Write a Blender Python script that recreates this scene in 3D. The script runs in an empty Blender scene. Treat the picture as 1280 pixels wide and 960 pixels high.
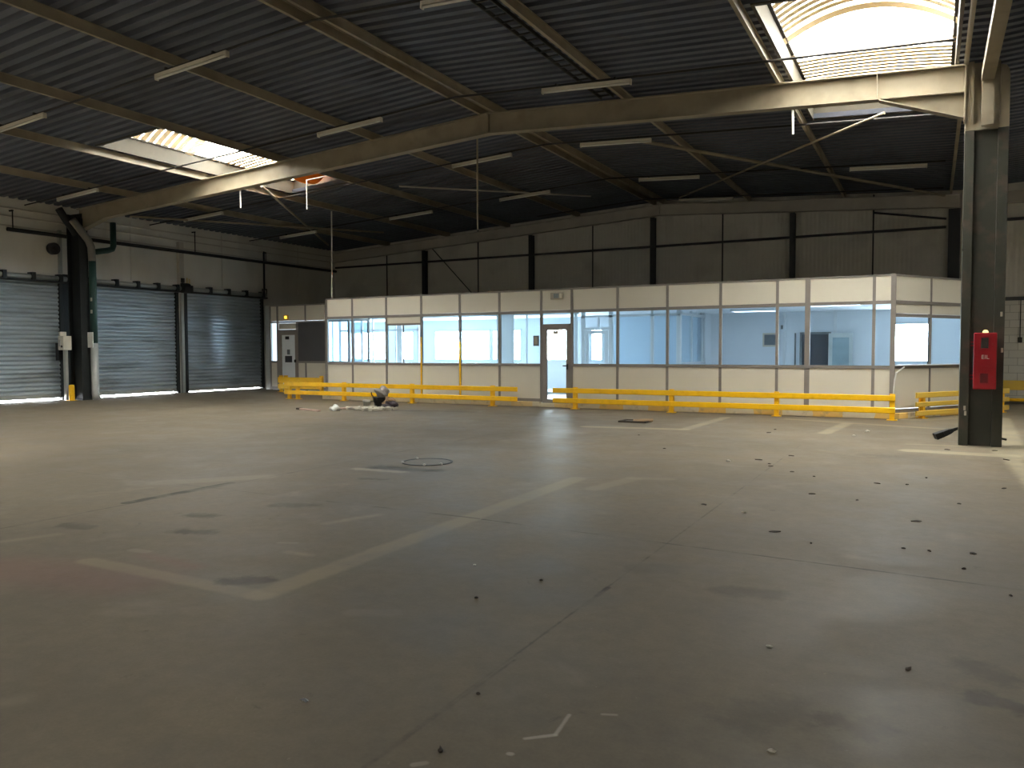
import bpy, bmesh, math, random
from mathutils import Vector, Matrix
random.seed(7)
SC = bpy.context.scene
COL = SC.collection
PI = math.pi

# ------------------------------------------------------------------ materials
def lin(c):
    return tuple(((v/255)/12.92 if v/255 <= .04045 else ((v/255+.055)/1.055)**2.4) for v in c)

def new_mat(name):
    m = bpy.data.materials.new(name); m.use_nodes = True
    nt = m.node_tree
    for n in list(nt.nodes): nt.nodes.remove(n)
    out = nt.nodes.new('ShaderNodeOutputMaterial')
    return m, nt, out

def N(nt, typ, **kw):
    n = nt.nodes.new(typ)
    for k, v in kw.items(): setattr(n, k, v)
    return n

def mat(name, rgb, rough=.6, metal=0., var=.12, scale=3., fine=0., bump=0., bscale=40., dirt=None, dscale=1.5, damt=.5, stretch=None, spec=.4):
    """plain surface with worn, uneven colour; rgb is sRGB 0-255"""
    m, nt, out = new_mat(name)
    b = N(nt, 'ShaderNodeBsdfPrincipled'); b.inputs['Roughness'].default_value = rough
    b.inputs['Metallic'].default_value = metal; b.inputs['Specular IOR Level'].default_value = spec
    nt.links.new(b.outputs[0], out.inputs[0])
    geo = N(nt, 'ShaderNodeNewGeometry')
    pos = geo.outputs['Position']
    if stretch:
        mp = N(nt, 'ShaderNodeMapping'); mp.inputs['Scale'].default_value = stretch
        nt.links.new(pos, mp.inputs['Vector']); pos = mp.outputs[0]
    nz = N(nt, 'ShaderNodeTexNoise'); nz.inputs['Scale'].default_value = scale; nz.inputs['Detail'].default_value = 5
    nt.links.new(pos, nz.inputs['Vector'])
    c = lin(rgb)
    mr = N(nt, 'ShaderNodeMapRange'); mr.inputs['From Min'].default_value = .25; mr.inputs['From Max'].default_value = .75
    mr.inputs['To Min'].default_value = 1-var; mr.inputs['To Max'].default_value = 1+var
    nt.links.new(nz.outputs['Fac'], mr.inputs['Value'])
    mx = N(nt, 'ShaderNodeVectorMath', operation='SCALE'); mx.inputs[0].default_value = c
    nt.links.new(mr.outputs[0], mx.inputs['Scale'])
    col = mx.outputs[0]
    if dirt:
        n2 = N(nt, 'ShaderNodeTexNoise'); n2.inputs['Scale'].default_value = dscale; n2.inputs['Detail'].default_value = 8
        nt.links.new(pos, n2.inputs['Vector'])
        m2 = N(nt, 'ShaderNodeMapRange'); m2.inputs['From Min'].default_value = .52; m2.inputs['From Max'].default_value = .7
        m2.inputs['To Max'].default_value = damt
        nt.links.new(n2.outputs['Fac'], m2.inputs['Value'])
        mm = N(nt, 'ShaderNodeMix', data_type='RGBA'); mm.inputs['B'].default_value = (*lin(dirt), 1)
        nt.links.new(m2.outputs[0], mm.inputs['Factor']); nt.links.new(col, mm.inputs['A']); col = mm.outputs['Result']
    nt.links.new(col, b.inputs['Base Color'])
    if bump:
        n3 = N(nt, 'ShaderNodeTexNoise'); n3.inputs['Scale'].default_value = bscale; n3.inputs['Detail'].default_value = 4
        nt.links.new(geo.outputs['Position'], n3.inputs['Vector'])
        bp = N(nt, 'ShaderNodeBump'); bp.inputs['Strength'].default_value = bump; bp.inputs['Distance'].default_value = .01
        nt.links.new(n3.outputs['Fac'], bp.inputs['Height']); nt.links.new(bp.outputs[0], b.inputs['Normal'])
    return m

def glass(name, tint, refl=.05, haze=0., hazecol=(230, 235, 240)):
    m, nt, out = new_mat(name)
    t = N(nt, 'ShaderNodeBsdfTransparent'); t.inputs[0].default_value = (*tint, 1)
    g = N(nt, 'ShaderNodeBsdfGlossy'); g.inputs['Roughness'].default_value = .03
    lw = N(nt, 'ShaderNodeLayerWeight'); lw.inputs['Blend'].default_value = .5
    pw = N(nt, 'ShaderNodeMath', operation='POWER'); pw.inputs[1].default_value = 5
    nt.links.new(lw.outputs['Facing'], pw.inputs[0])
    fr = N(nt, 'ShaderNodeMath', operation='MULTIPLY_ADD'); fr.inputs[1].default_value = .6; fr.inputs[2].default_value = refl*.4
    nt.links.new(pw.outputs[0], fr.inputs[0])
    mx = N(nt, 'ShaderNodeMixShader')
    nt.links.new(fr.outputs[0], mx.inputs[0]); nt.links.new(t.outputs[0], mx.inputs[1]); nt.links.new(g.outputs[0], mx.inputs[2])
    last = mx
    if haze:
        tr = N(nt, 'ShaderNodeBsdfTranslucent'); tr.inputs[0].default_value = (*lin(hazecol), 1)
        m2 = N(nt, 'ShaderNodeMixShader'); m2.inputs[0].default_value = haze
        nt.links.new(mx.outputs[0], m2.inputs[1]); nt.links.new(tr.outputs[0], m2.inputs[2]); last = m2
    nt.links.new(last.outputs[0], out.inputs[0])
    return m

def translucent(name, rgb, amt=.7):
    m, nt, out = new_mat(name)
    tr = N(nt, 'ShaderNodeBsdfTranslucent'); tr.inputs[0].default_value = (*lin(rgb), 1)
    df = N(nt, 'ShaderNodeBsdfDiffuse'); df.inputs[0].default_value = (*lin(rgb), 1)
    mx = N(nt, 'ShaderNodeMixShader'); mx.inputs[0].default_value = amt
    nt.links.new(df.outputs[0], mx.inputs[1]); nt.links.new(tr.outputs[0], mx.inputs[2]); nt.links.new(mx.outputs[0], out.inputs[0])
    return m

def emit(name, rgb, s):
    m, nt, out = new_mat(name)
    e = N(nt, 'ShaderNodeEmission'); e.inputs[0].default_value = (*lin(rgb), 1); e.inputs[1].default_value = s
    nt.links.new(e.outputs[0], out.inputs[0]); return m

M = dict(
    steel=mat('beige_painted_steel', (150, 140, 120), .55, var=.12, scale=2.5, dirt=(95, 85, 68), dscale=2.2, damt=.35),
    steel_dim=mat('dusty_grey_steel', (190, 184, 174), .7, var=.12, scale=2.),
    deck=mat('dark_roof_deck', (84, 89, 102), .6, var=.15, scale=.8, dirt=(52, 52, 54), dscale=.6, damt=.5),
    column=mat('dark_green_grey_steel', (62, 63, 55), .5, var=.18, scale=3, dirt=(104, 86, 74), dscale=3.5, damt=.45),
    black_steel=mat('black_green_steel', (30, 33, 33), .55, var=.2, scale=4),
    dark_post=mat('blue_black_steel', (52, 52, 56), .6, var=.15, scale=3),
    clad=mat('grey_wall_cladding', (222, 219, 210), .7, var=.08, scale=.7, dirt=(150, 142, 124), dscale=.8, damt=.3, stretch=(1, 1, .35)),
    panel=mat('cream_partition_panel', (212, 206, 190), .55, var=.02, scale=1.5),
    frame=mat('grey_aluminium_profile', (128, 122, 116), .5, var=.05, scale=6),
    darkpanel=mat('dark_grey_infill', (78, 78, 80), .6, var=.06, scale=2),
    white=mat('white_gloss_frame', (226, 232, 236), .4, var=.03),
    officewall=mat('pale_office_wall', (236, 242, 247), .7, var=.02, scale=.8),
    officeceil=mat('office_ceiling_tiles', (238, 240, 243), .8, var=.03),
    lino=mat('office_lino', (200, 204, 206), .35, var=.06),
    roofdark=mat('office_roof_board', (40, 40, 42), .8),
    yellow=mat('yellow_paint', (244, 190, 16), .4, var=.05, scale=4, dirt=(200, 140, 20), dscale=5, damt=.3),
    yellowpale=mat('worn_yellow_paint', (222, 184, 74), .5, var=.07, scale=4, dirt=(190, 170, 120), dscale=4, damt=.4),
    shutter=mat('galvanised_shutter_slats', (190, 201, 208), .42, .5, var=.12, scale=1.4, dirt=(95, 95, 90), dscale=1.2, damt=.45, stretch=(1, .5, 2.5)),
    dullgrey=mat('dull_grey_pipe', (112, 110, 106), .55, var=.1, scale=5),
    galv=mat('galvanised_steel', (168, 170, 166), .45, .3, var=.1, scale=5),
    greenpipe=mat('dark_green_pipe', (40, 66, 60), .45, var=.15, scale=5),
    blackpipe=mat('black_pipe', (26, 26, 28), .6),
    light=mat('white_batten_metal', (205, 200, 186), .5, var=.05),
    tube=mat('unlit_fluorescent_tube', (235, 235, 228), .25, var=.01),
    conduit=mat('dark_conduit', (44, 42, 40), .6),
    rod=mat('pale_rod', (214, 212, 204), .5),
    red=mat('red_cabinet_plastic', (158, 12, 30), .4, var=.06, scale=8),
    redlip=mat('red_cabinet_edge', (150, 22, 36), .45),
    black=mat('black_plastic', (18, 18, 18), .45),
    smoke=mat('smoked_window', (30, 8, 10), .2),
    smokered=mat('dark_red_window', (92, 10, 18), .25),
    amber=emit('amber_lamp', (255, 226, 150), 1.6),
    amber2=emit('amber_exit_lamp', (255, 205, 70), 2.2),
    offwhite=mat('off_white_plastic', (205, 200, 185), .5),
    paper=mat('white_paper', (228, 228, 222), .7, var=.02),
    chrome=mat('bright_foil', (235, 235, 235), .2, .8),
    block=None, floor=None, kerb=None,
    clear=glass('clear_roof_sheet', (1., .975, .925), haze=.05, hazecol=(250, 240, 215)),
    pane=glass('blue_tinted_office_glass', (.865, .94, .99)),
    inpane=glass('interior_glass', (.95, .98, .99)),
    rib=translucent('aged_translucent_sheet', (228, 208, 172), .009),
    barglaze=mat('pale_glazing_bar', (190, 170, 140), .6),
    curb=mat('pale_upstand', (62, 58, 48), .65, var=.1, scale=3, dirt=(48, 42, 32), dscale=3, damt=.4),
    orange=translucent('orange_plastic_sheet', (245, 140, 50), .035),
    bag=mat('grey_plastic_sack', (150, 142, 136), .6, var=.15, scale=12),
    brown=mat('crumpled_brown_card', (150, 122, 92), .8, var=.2, scale=14),
    darkbag=mat('dark_purple_sack', (40, 28, 34), .5, var=.2, scale=14),
    plaster=mat('white_plaster_rubble', (190, 184, 168), .9, var=.15, scale=20),
    pink=mat('faded_pink_card', (188, 160, 148), .8),
    scrap=mat('dark_scrap', (58, 50, 41), .8, var=.3, scale=30),
    scrapl=mat('pale_scrap', (205, 200, 186), .7),
    iron=mat('worn_cast_iron', (104, 98, 88), .6, .0, var=.15, scale=10),
    sign=mat('grey_sign_face', (172, 164, 148), .6),
    letter=mat('white_lettering', (225, 215, 205), .6),
    doorshade=mat('doorway_shade_colour', (70, 76, 84), .8),
    boardface=mat('grey_board_face', (112, 120, 124), .6, var=.15, scale=9),
    silver=mat('silver_door_frame', (205, 214, 214), .35, .3),
    doorpanel=mat('pale_grey_door_panel', (150, 172, 180), .5),
)

# painted blockwork
def block_mat():
    m, nt, out = new_mat('white_painted_blockwork')
    b = N(nt, 'ShaderNodeBsdfPrincipled'); b.inputs['Roughness'].default_value = .75
    nt.links.new(b.outputs[0], out.inputs[0])
    g = N(nt, 'ShaderNodeNewGeometry'); sp = N(nt, 'ShaderNodeSeparateXYZ'); cb = N(nt, 'ShaderNodeCombineXYZ')
    nt.links.new(g.outputs['Position'], sp.inputs[0]); nt.links.new(sp.outputs['X'], cb.inputs['X']); nt.links.new(sp.outputs['Z'], cb.inputs['Y'])
    br = N(nt, 'ShaderNodeTexBrick'); br.inputs['Scale'].default_value = 1
    br.inputs['Brick Width'].default_value = .42; br.inputs['Row Height'].default_value = .21; br.inputs['Mortar Size'].default_value = .008
    br.inputs['Color1'].default_value = (*lin((216, 213, 203)), 1); br.inputs['Color2'].default_value = (*lin((208, 204, 193)), 1)
    br.inputs['Mortar'].default_value = (*lin((172, 168, 157)), 1)
    nt.links.new(cb.outputs[0], br.inputs['Vector']); nt.links.new(br.outputs['Color'], b.inputs['Base Color'])
    bp = N(nt, 'ShaderNodeBump'); bp.inputs['Strength'].default_value = .4; bp.inputs['Distance'].default_value = .01; bp.invert = True
    nt.links.new(br.outputs['Fac'], bp.inputs['Height']); nt.links.new(bp.outputs[0], b.inputs['Normal'])
    return m
M['block'] = block_mat()

def kerb_mat():
    m, nt, out = new_mat('kerb_white_and_yellow_blocks')
    b = N(nt, 'ShaderNodeBsdfPrincipled'); b.inputs['Roughness'].default_value = .8
    nt.links.new(b.outputs[0], out.inputs[0])
    g = N(nt, 'ShaderNodeNewGeometry'); sp = N(nt, 'ShaderNodeSeparateXYZ'); nt.links.new(g.outputs['Position'], sp.inputs[0])
    a = N(nt, 'ShaderNodeMath', operation='MULTIPLY_ADD'); a.inputs[1].default_value = .78; a.inputs[2].default_value = .34
    nt.links.new(sp.outputs['X'], a.inputs[0])
    f = N(nt, 'ShaderNodeMath', operation='FRACT'); nt.links.new(a.outputs[0], f.inputs[0])
    nz = N(nt, 'ShaderNodeTexNoise'); nz.inputs['Scale'].default_value = 6; nz.inputs['Detail'].default_value = 6; nt.links.new(g.outputs['Position'], nz.inputs['Vector'])
    ad = N(nt, 'ShaderNodeMath', operation='MULTIPLY_ADD'); ad.inputs[1].default_value = .12; nt.links.new(nz.outputs['Fac'], ad.inputs[0]); nt.links.new(f.outputs[0], ad.inputs[2])
    gt = N(nt, 'ShaderNodeMath', operation='GREATER_THAN'); gt.inputs[1].default_value = .56; nt.links.new(ad.outputs[0], gt.inputs[0])
    # the yellow is worn away towards the left end of the kerb
    fade = N(nt, 'ShaderNodeMapRange'); fade.inputs['From Min'].default_value = -12; fade.inputs['From Max'].default_value = -7
    fade.inputs['To Min'].default_value = .12; fade.inputs['To Max'].default_value = .9
    nt.links.new(sp.outputs['X'], fade.inputs['Value'])
    mu = N(nt, 'ShaderNodeMath', operation='MULTIPLY'); nt.links.new(gt.outputs[0], mu.inputs[0]); nt.links.new(fade.outputs[0], mu.inputs[1])
    mx = N(nt, 'ShaderNodeMix', data_type='RGBA'); mx.inputs['A'].default_value = (*lin((206, 194, 164)), 1); mx.inputs['B'].default_value = (*lin((222, 180, 92)), 1)
    nt.links.new(mu.outputs[0], mx.inputs['Factor'])
    n2 = N(nt, 'ShaderNodeMapRange'); n2.inputs['From Min'].default_value = .55; n2.inputs['From Max'].default_value = .75; n2.inputs['To Max'].default_value = .6
    nt.links.new(nz.outputs['Fac'], n2.inputs['Value'])
    m2 = N(nt, 'ShaderNodeMix', data_type='RGBA'); m2.inputs['B'].default_value = (*lin((140, 128, 108)), 1)
    nt.links.new(n2.outputs[0], m2.inputs['Factor']); nt.links.new(mx.outputs['Result'], m2.inputs['A'])
    nt.links.new(m2.outputs['Result'], b.inputs['Base Color'])
    return m
M['kerb'] = kerb_mat()

def rib_clad_mat():
    """cladding with fine upright ribs (relief only)"""
    m = mat('ribbed_wall_cladding', (226, 222, 212), .65, var=.07, scale=.6, dirt=(150, 142, 126), dscale=.7, damt=.4)
    nt = m.node_tree; b = [n for n in nt.nodes if n.type == 'BSDF_PRINCIPLED'][0]
    g = N(nt, 'ShaderNodeNewGeometry'); w = N(nt, 'ShaderNodeTexWave'); w.inputs['Scale'].default_value = 2.6
    w.bands_direction = 'X'; w.inputs['Distortion'].default_value = 0
    nt.links.new(g.outputs['Position'], w.inputs['Vector'])
    bp = N(nt, 'ShaderNodeBump'); bp.inputs['Strength'].default_value = .6; bp.inputs['Distance'].default_value = .012
    nt.links.new(w.outputs['Fac'], bp.inputs['Height']); nt.links.new(bp.outputs[0], b.inputs['Normal'])
    return m
M['ribclad'] = rib_clad_mat()

# concrete floor: base + painted lines, joints, stains, worn patches, all in world metres
def floor_mat():
    m, nt, out = new_mat('worn_concrete_floor')
    L = nt.links.new
    b = N(nt, 'ShaderNodeBsdfPrincipled'); L(b.outputs[0], out.inputs[0]); b.inputs['Specular IOR Level'].default_value = .22
    g = N(nt, 'ShaderNodeNewGeometry')
    flat = N(nt, 'ShaderNodeVectorMath', operation='MULTIPLY'); flat.inputs[1].default_value = (1, 1, 0)
    L(g.outputs['Position'], flat.inputs[0]); P = flat.outputs[0]
    def noise(s, d=5, r=.55, w=0.):
        n = N(nt, 'ShaderNodeTexNoise'); n.inputs['Scale'].default_value = s; n.inputs['Detail'].default_value = d; n.inputs['Roughness'].default_value = r
        n.inputs['Distortion'].default_value = w
        L(P, n.inputs['Vector']); return n.outputs['Fac']
    def rng(v, a, c, lo, hi, smooth=True):
        r = N(nt, 'ShaderNodeMapRange'); r.interpolation_type = 'SMOOTHSTEP' if smooth else 'LINEAR'
        r.inputs['From Min'].default_value = a; r.inputs['From Max'].default_value = c; r.inputs['To Min'].default_value = lo; r.inputs['To Max'].default_value = hi
        L(v, r.inputs['Value']); return r.outputs[0]
    def math_(op, a, c):
        n = N(nt, 'ShaderNodeMath', operation=op)
        for i, v in enumerate((a, c)):
            if isinstance(v, (int, float)): n.inputs[i].default_value = v
            else: L(v, n.inputs[i])
        return n.outputs[0]
    nbig, nmid, nfine, ngrain = noise(.35), noise(1.6, 7, .6, .4), noise(9, 6, .65), noise(60, 3, .7)
    warp = math_('SUBTRACT', nfine, .5)
    warp2 = math_('SUBTRACT', nmid, .5)
    def mix(col, fac, rgb):
        n = N(nt, 'ShaderNodeMix', data_type='RGBA'); n.inputs['B'].default_value = (*lin(rgb), 1)
        L(fac, n.inputs['Factor']); L(col, n.inputs['A']); return n.outputs['Result']
    def segd(p0, p1):
        a = Vector((p0[0], p0[1], 0)); ba = Vector((p1[0], p1[1], 0)) - a
        pa = N(nt, 'ShaderNodeVectorMath', operation='SUBTRACT'); L(P, pa.inputs[0]); pa.inputs[1].default_value = a
        d = N(nt, 'ShaderNodeVectorMath', operation='DOT_PRODUCT'); L(pa.outputs[0], d.inputs[0]); d.inputs[1].default_value = ba / max(ba.length_squared, 1e-9)
        cl = N(nt, 'ShaderNodeClamp'); L(d.outputs['Value'], cl.inputs[0])
        sc = N(nt, 'ShaderNodeVectorMath', operation='SCALE'); sc.inputs[0].default_value = ba; L(cl.outputs[0], sc.inputs['Scale'])
        sb = N(nt, 'ShaderNodeVectorMath', operation='DISTANCE'); L(pa.outputs[0], sb.inputs[0]); L(sc.outputs[0], sb.inputs[1])
        return sb.outputs['Value']
    def stroke(p0, p1, w, soft=.03, rough=.1, amt=1., worn=None, big=0.):
        d = segd(p0, p1)
        if rough: d = math_('ADD', d, math_('MULTIPLY', warp, rough))
        if big: d = math_('ADD', d, math_('MULTIPLY', warp2, big))
        f = rng(d, w-soft, w+soft, amt, 0)
        if worn: f = math_('MULTIPLY', f, rng(nmid, .35, .62, 1-worn, 1))
        return f
    base = N(nt, 'ShaderNodeVectorMath', operation='SCALE'); base.inputs[0].default_value = lin((114, 104, 88))
    v = math_('MULTIPLY', math_('MULTIPLY', rng(nbig, .3, .7, .86, 1.13), rng(nmid, .3, .7, .88, 1.1)), math_('MULTIPLY', rng(nfine, .3, .7, .93, 1.06), rng(ngrain, .3, .7, .95, 1.05)))
    L(v, base.inputs['Scale']); col = base.outputs[0]
    # broad dust / grease clouds
    col = mix(col, rng(noise(.8, 6, .6, .6), .54, .72, 0, .35), (104, 96, 82))
    col = mix(col, rng(noise(1.1, 6, .6, .3), .58, .75, 0, .3), (150, 140, 124))
    # reddish wash beside the left line end
    col = mix(col, stroke((-5.7, 3.05), (-4.6, 3.3), .28, .22, .15, .30), (128, 84, 78))
    col = mix(col, stroke((-5.1, 3.75), (-4.5, 3.72), .06, .08, .1, .3), (128, 84, 78))
    # faded line markings and other pale patches
    beige = (142, 132, 108)
    for s in [((-3.62, 3.48), (-3.64, 8.4), .105, .035, .12, .75, .55), ((-3.58, 3.46), (-5.32, 3.47), .075, .03, .1, .75, .5)]:
        col = mix(col, stroke(s[0], s[1], s[2], s[3], s[4], s[5]*.85, s[6]), beige)
    for p0, p1, w, a in [((-6.5, 3.4), (-6.32, 3.85), .05, .6), ((-3.5, 1.82), (-3.44, 1.92), .05, .7), ((-7.75, 5.95), (-7.02, 6.8), .16, .55),
                         ((-3.2, 7.85), (-3.05, 8.72), .10, .6), ((-3.05, 8.72), (-2.68, 8.85), .08, .6),
                         ((-5.96, 14.25), (-4.12, 14.55), .14, .7), ((-4.1, 14.6), (-4.02, 17.6), .10, .8),
                         ((-2.7, 17.75), (.42, 16.75), .11, .6), ((-1.68, 15.0), (-1.5, 17.2), .11, .7),
                         ((-.25, 13.0), (.95, 12.95), .17, .8), ((-.3, 13.9), (.4, 13.95), .06, .5), ((.99, 12.6), (1.02, 9.6), .10, .85), ((1.02, 13.2), (1.3, 20.), .22, .7), ((1.02, 12.9), (1.9, 12.2), .2, .6),
                         ((-.3, 18.9), (.9, 20.6), .35, .5), ((-4.62, 5.2), (-4.45, 5.7), .045, .8), ((-4.2, 4.33), (-4.02, 4.33), .03, .75)]:
        col = mix(col, stroke(p0, p1, w, .05, .2, a*.8, .5), (168, 158, 132) if p0[1] > 9 else (144, 136, 116))
    # pale scuffs and paint drips
    for p0, p1, w, a in [((-1.29, 2.9), (-1.27, 2.72), .008, .8), ((-1.27, 2.72), (-1.36, 2.64), .01, .8), ((-1.17, 2.97), (-1.12, 2.99), .008, .6), ((-1.36, 2.51), (-1.355, 2.512), .012, .8),
                         ((-1.63, 2.28), (-1.60, 2.31), .014, .6), ((-2.9, 3.48), (-2.7, 3.58), .06, .35), ((-4.48, 4.5), (-4.36, 4.55), .025, .5), ((-.1, 3.0), (.3, 3.2), .1, .35), ((-.45, 3.9), (-.2, 3.95), .05, .25), ((-5.3, 3.82), (-5.16, 3.83), .04, .5)]:
        col = mix(col, stroke(p0, p1, w, max(.006, w*.5), min(.05, w*1.5), a if w < .02 else a*.7, .5), (176, 168, 152) if w < .02 else (150, 142, 126))
    # dark stains, and the hollow of the broken concrete put in as dark colour
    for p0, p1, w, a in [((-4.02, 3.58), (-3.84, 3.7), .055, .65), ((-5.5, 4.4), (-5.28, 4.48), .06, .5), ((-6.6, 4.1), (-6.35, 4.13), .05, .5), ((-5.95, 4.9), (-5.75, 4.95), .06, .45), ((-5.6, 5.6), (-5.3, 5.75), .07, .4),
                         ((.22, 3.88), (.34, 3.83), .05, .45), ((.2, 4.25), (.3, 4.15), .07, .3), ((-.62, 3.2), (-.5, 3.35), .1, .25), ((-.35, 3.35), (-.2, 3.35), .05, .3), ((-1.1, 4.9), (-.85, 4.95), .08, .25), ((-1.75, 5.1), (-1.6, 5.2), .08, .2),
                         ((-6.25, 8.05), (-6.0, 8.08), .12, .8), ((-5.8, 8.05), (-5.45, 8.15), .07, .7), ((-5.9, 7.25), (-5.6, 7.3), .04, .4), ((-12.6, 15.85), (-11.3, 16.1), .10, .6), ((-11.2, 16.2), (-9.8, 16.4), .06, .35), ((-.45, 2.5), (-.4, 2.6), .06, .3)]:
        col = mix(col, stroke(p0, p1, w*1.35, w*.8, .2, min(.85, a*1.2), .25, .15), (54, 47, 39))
    col = mix(col, stroke((-6.45, 7.82), (-5.75, 7.86), .07, .05, .25, .55, .4), (176, 166, 144))
    # fine pale scuffs and grit
    col = mix(col, rng(noise(26, 4, .75), .66, .74, 0, .35), (168, 158, 140))
    col = mix(col, rng(noise(4.5, 8, .7, .8), .63, .72, 0, .45), (72, 65, 55))
    # saw-cut joints, partly filled
    for p0, p1, w, a in [((-1.78, 1.), (-1.8, 13), .006, .5), ((-6.95, 1.), (-6.95, 18), .014, .4), ((-7.02, 5.0), (-7.02, 6.3), .06, .75), ((-5.3, 5.98), (-3.55, 5.98), .018, .5), ((-3.5, 5.97), (3., 5.62), .012, .65), ((-12.5, 6.0), (-5.3, 5.98), .012, .3), ((-1.78, 1.5), (-1.76, 3.3), .008, .6), ((-1.78, 4.2), (-1.78, 4.6), .018, .6), ((-12.5, 12.2), (3., 11.9), .012, .25), ((-12.3, 2), (-12.3, 18), .012, .3)]:
        col = mix(col, math_('MULTIPLY', stroke(p0, p1, w, .008, .02, a), rng(nmid, .42, .58, .15, 1)), (44, 40, 34))
    L(col, b.inputs['Base Color'])
    L(rng(nmid, .3, .7, .50, .66), b.inputs['Roughness'])
    bp = N(nt, 'ShaderNodeBump'); bp.inputs['Strength'].default_value = .12; bp.inputs['Distance'].default_value = .01
    L(nfine, bp.inputs['Height']); L(bp.outputs[0], b.inputs['Normal'])
    return m
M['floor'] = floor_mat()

# ------------------------------------------------------------------ mesh helpers
WL = {}          # world location of every object used as a parent
def tag(o, label=None, cat=None, group=None, kind=None):
    if label: o['label'] = label
    if cat: o['category'] = cat
    if group: o['group'] = group
    if kind or (label and cat): o['kind'] = kind or 'thing'
    return o

class MB:
    def __init__(self): self.v = []; self.f = []; self.mi = []
    def add(self, vs, fs, mi=0):
        k = len(self.v); self.v += [tuple(p) for p in vs]
        self.f += [tuple(i+k for i in f) for f in fs]; self.mi += [mi]*len(fs); return self
    def box(self, x0, x1, y0, y1, z0, z1, mi=0):
        vs = [(x, y, z) for z in (z0, z1) for y in (y0, y1) for x in (x0, x1)]
        return self.add(vs, [(0, 2, 3, 1), (4, 5, 7, 6), (0, 1, 5, 4), (2, 6, 7, 3), (0, 4, 6, 2), (1, 3, 7, 5)], mi)
    def obox(self, c, ax, ay, az, mi=0):
        c, ax, ay, az = map(Vector, (c, ax, ay, az))
        vs = [c+ax*i+ay*j+az*k for k in (-1, 1) for j in (-1, 1) for i in (-1, 1)]
        return self.add(vs, [(0, 2, 3, 1), (4, 5, 7, 6), (0, 1, 5, 4), (2, 6, 7, 3), (0, 4, 6, 2), (1, 3, 7, 5)], mi)
    def prism(self, pts, vec, mi=0):
        pts = [Vector(p) for p in pts]; vec = Vector(vec); n = len(pts)
        fs = [tuple(range(n)), tuple(range(2*n-1, n-1, -1))]
        for i in range(n):
            j = (i+1) % n; fs.append((i, i+n, j+n, j))
        return self.add(pts+[p+vec for p in pts], fs, mi)
    def tube(self, path, r, n=10, mi=0, cap=True):
        P = [Vector(p) for p in path]; rs = r if isinstance(r, (list, tuple)) else [r]*len(P)
        rings = []; up = None
        for i, p in enumerate(P):
            t = (P[min(i+1, len(P)-1)]-P[max(i-1, 0)]).normalized()
            if up is None:
                up = Vector((0, 0, 1)) if abs(t.z) < .9 else Vector((1, 0, 0))
            a = t.cross(up).normalized(); b_ = a.cross(t).normalized(); up = b_
            rings.append([p+(a*math.cos(2*PI*k/n)+b_*math.sin(2*PI*k/n))*rs[i] for k in range(n)])
        vs = [q for r_ in rings for q in r_]; fs = []
        for i in range(len(P)-1):
            for k in range(n):
                fs.append((i*n+k, i*n+(k+1) % n, (i+1)*n+(k+1) % n, (i+1)*n+k))
        if cap: fs += [tuple(range(n-1, -1, -1)), tuple(range((len(P)-1)*n, len(P)*n))]
        return self.add(vs, fs, mi)
    def lathe(self, prof, c, n=16, mi=0):
        vs = []; fs = []; m = len(prof)
        for r, z in prof:
            for k in range(n): vs.append((c[0]+r*math.cos(2*PI*k/n), c[1]+r*math.sin(2*PI*k/n), c[2]+z))
        for i in range(m-1):
            for k in range(n): fs.append((i*n+k, i*n+(k+1) % n, (i+1)*n+(k+1) % n, (i+1)*n+k))
        fs += [tuple(range(n-1, -1, -1)), tuple(range((m-1)*n, m*n))]
        return self.add(vs, fs, mi)
    def build(self, name, m, parent=None, smooth=False, bevel=0., origin=None):
        if parent is not None: loc = Vector(WL[parent.name])
        elif origin is not None: loc = Vector(origin)
        else:
            lo = [min(p[i] for p in self.v) for i in range(3)]; hi = [max(p[i] for p in self.v) for i in range(3)]
            loc = Vector(((lo[0]+hi[0])/2, (lo[1]+hi[1])/2, lo[2]))
        me = bpy.data.meshes.new(name)
        me.from_pydata([tuple(Vector(p)-loc) for p in self.v], [], self.f)
        for mm in (m if isinstance(m, (list, tuple)) else [m]): me.materials.append(mm)
        for p, i in zip(me.polygons, self.mi): p.material_index = i
        bm = bmesh.new(); bm.from_mesh(me); bmesh.ops.recalc_face_normals(bm, faces=bm.faces); bm.to_mesh(me); bm.free()
        if smooth:
            for p in me.polygons: p.use_smooth = True
        o = bpy.data.objects.new(name, me); COL.objects.link(o)
        if parent is not None: o.parent = parent
        else: o.location = loc
        WL[o.name] = loc
        if bevel:
            bv = o.modifiers.new('bevel', 'BEVEL'); bv.width = bevel; bv.segments = 2; bv.limit_method = 'ANGLE'
        return o

def empty(name, loc, label, cat, group=None, kind=None):
    o = bpy.data.objects.new(name, None); COL.objects.link(o); o.location = loc; o.empty_display_size = .2
    WL[o.name] = Vector(loc); return tag(o, label, cat, group, kind)
def struct(mb, name, m, parent=None, **k):
    o = mb.build(name, m, parent, **k)
    if parent is None: o['kind'] = 'structure'
    return o
def dup(root, loc, rot, label, group=None):
    r = root.copy(); COL.objects.link(r); r.location = loc; r.rotation_euler = rot; r['label'] = label
    if group: r['group'] = group
    for ch in list(root.children):
        c = ch.copy(); COL.objects.link(c); c.parent = r
        for g in ch.children:
            d = g.copy(); COL.objects.link(d); d.parent = c
    return r

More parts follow.
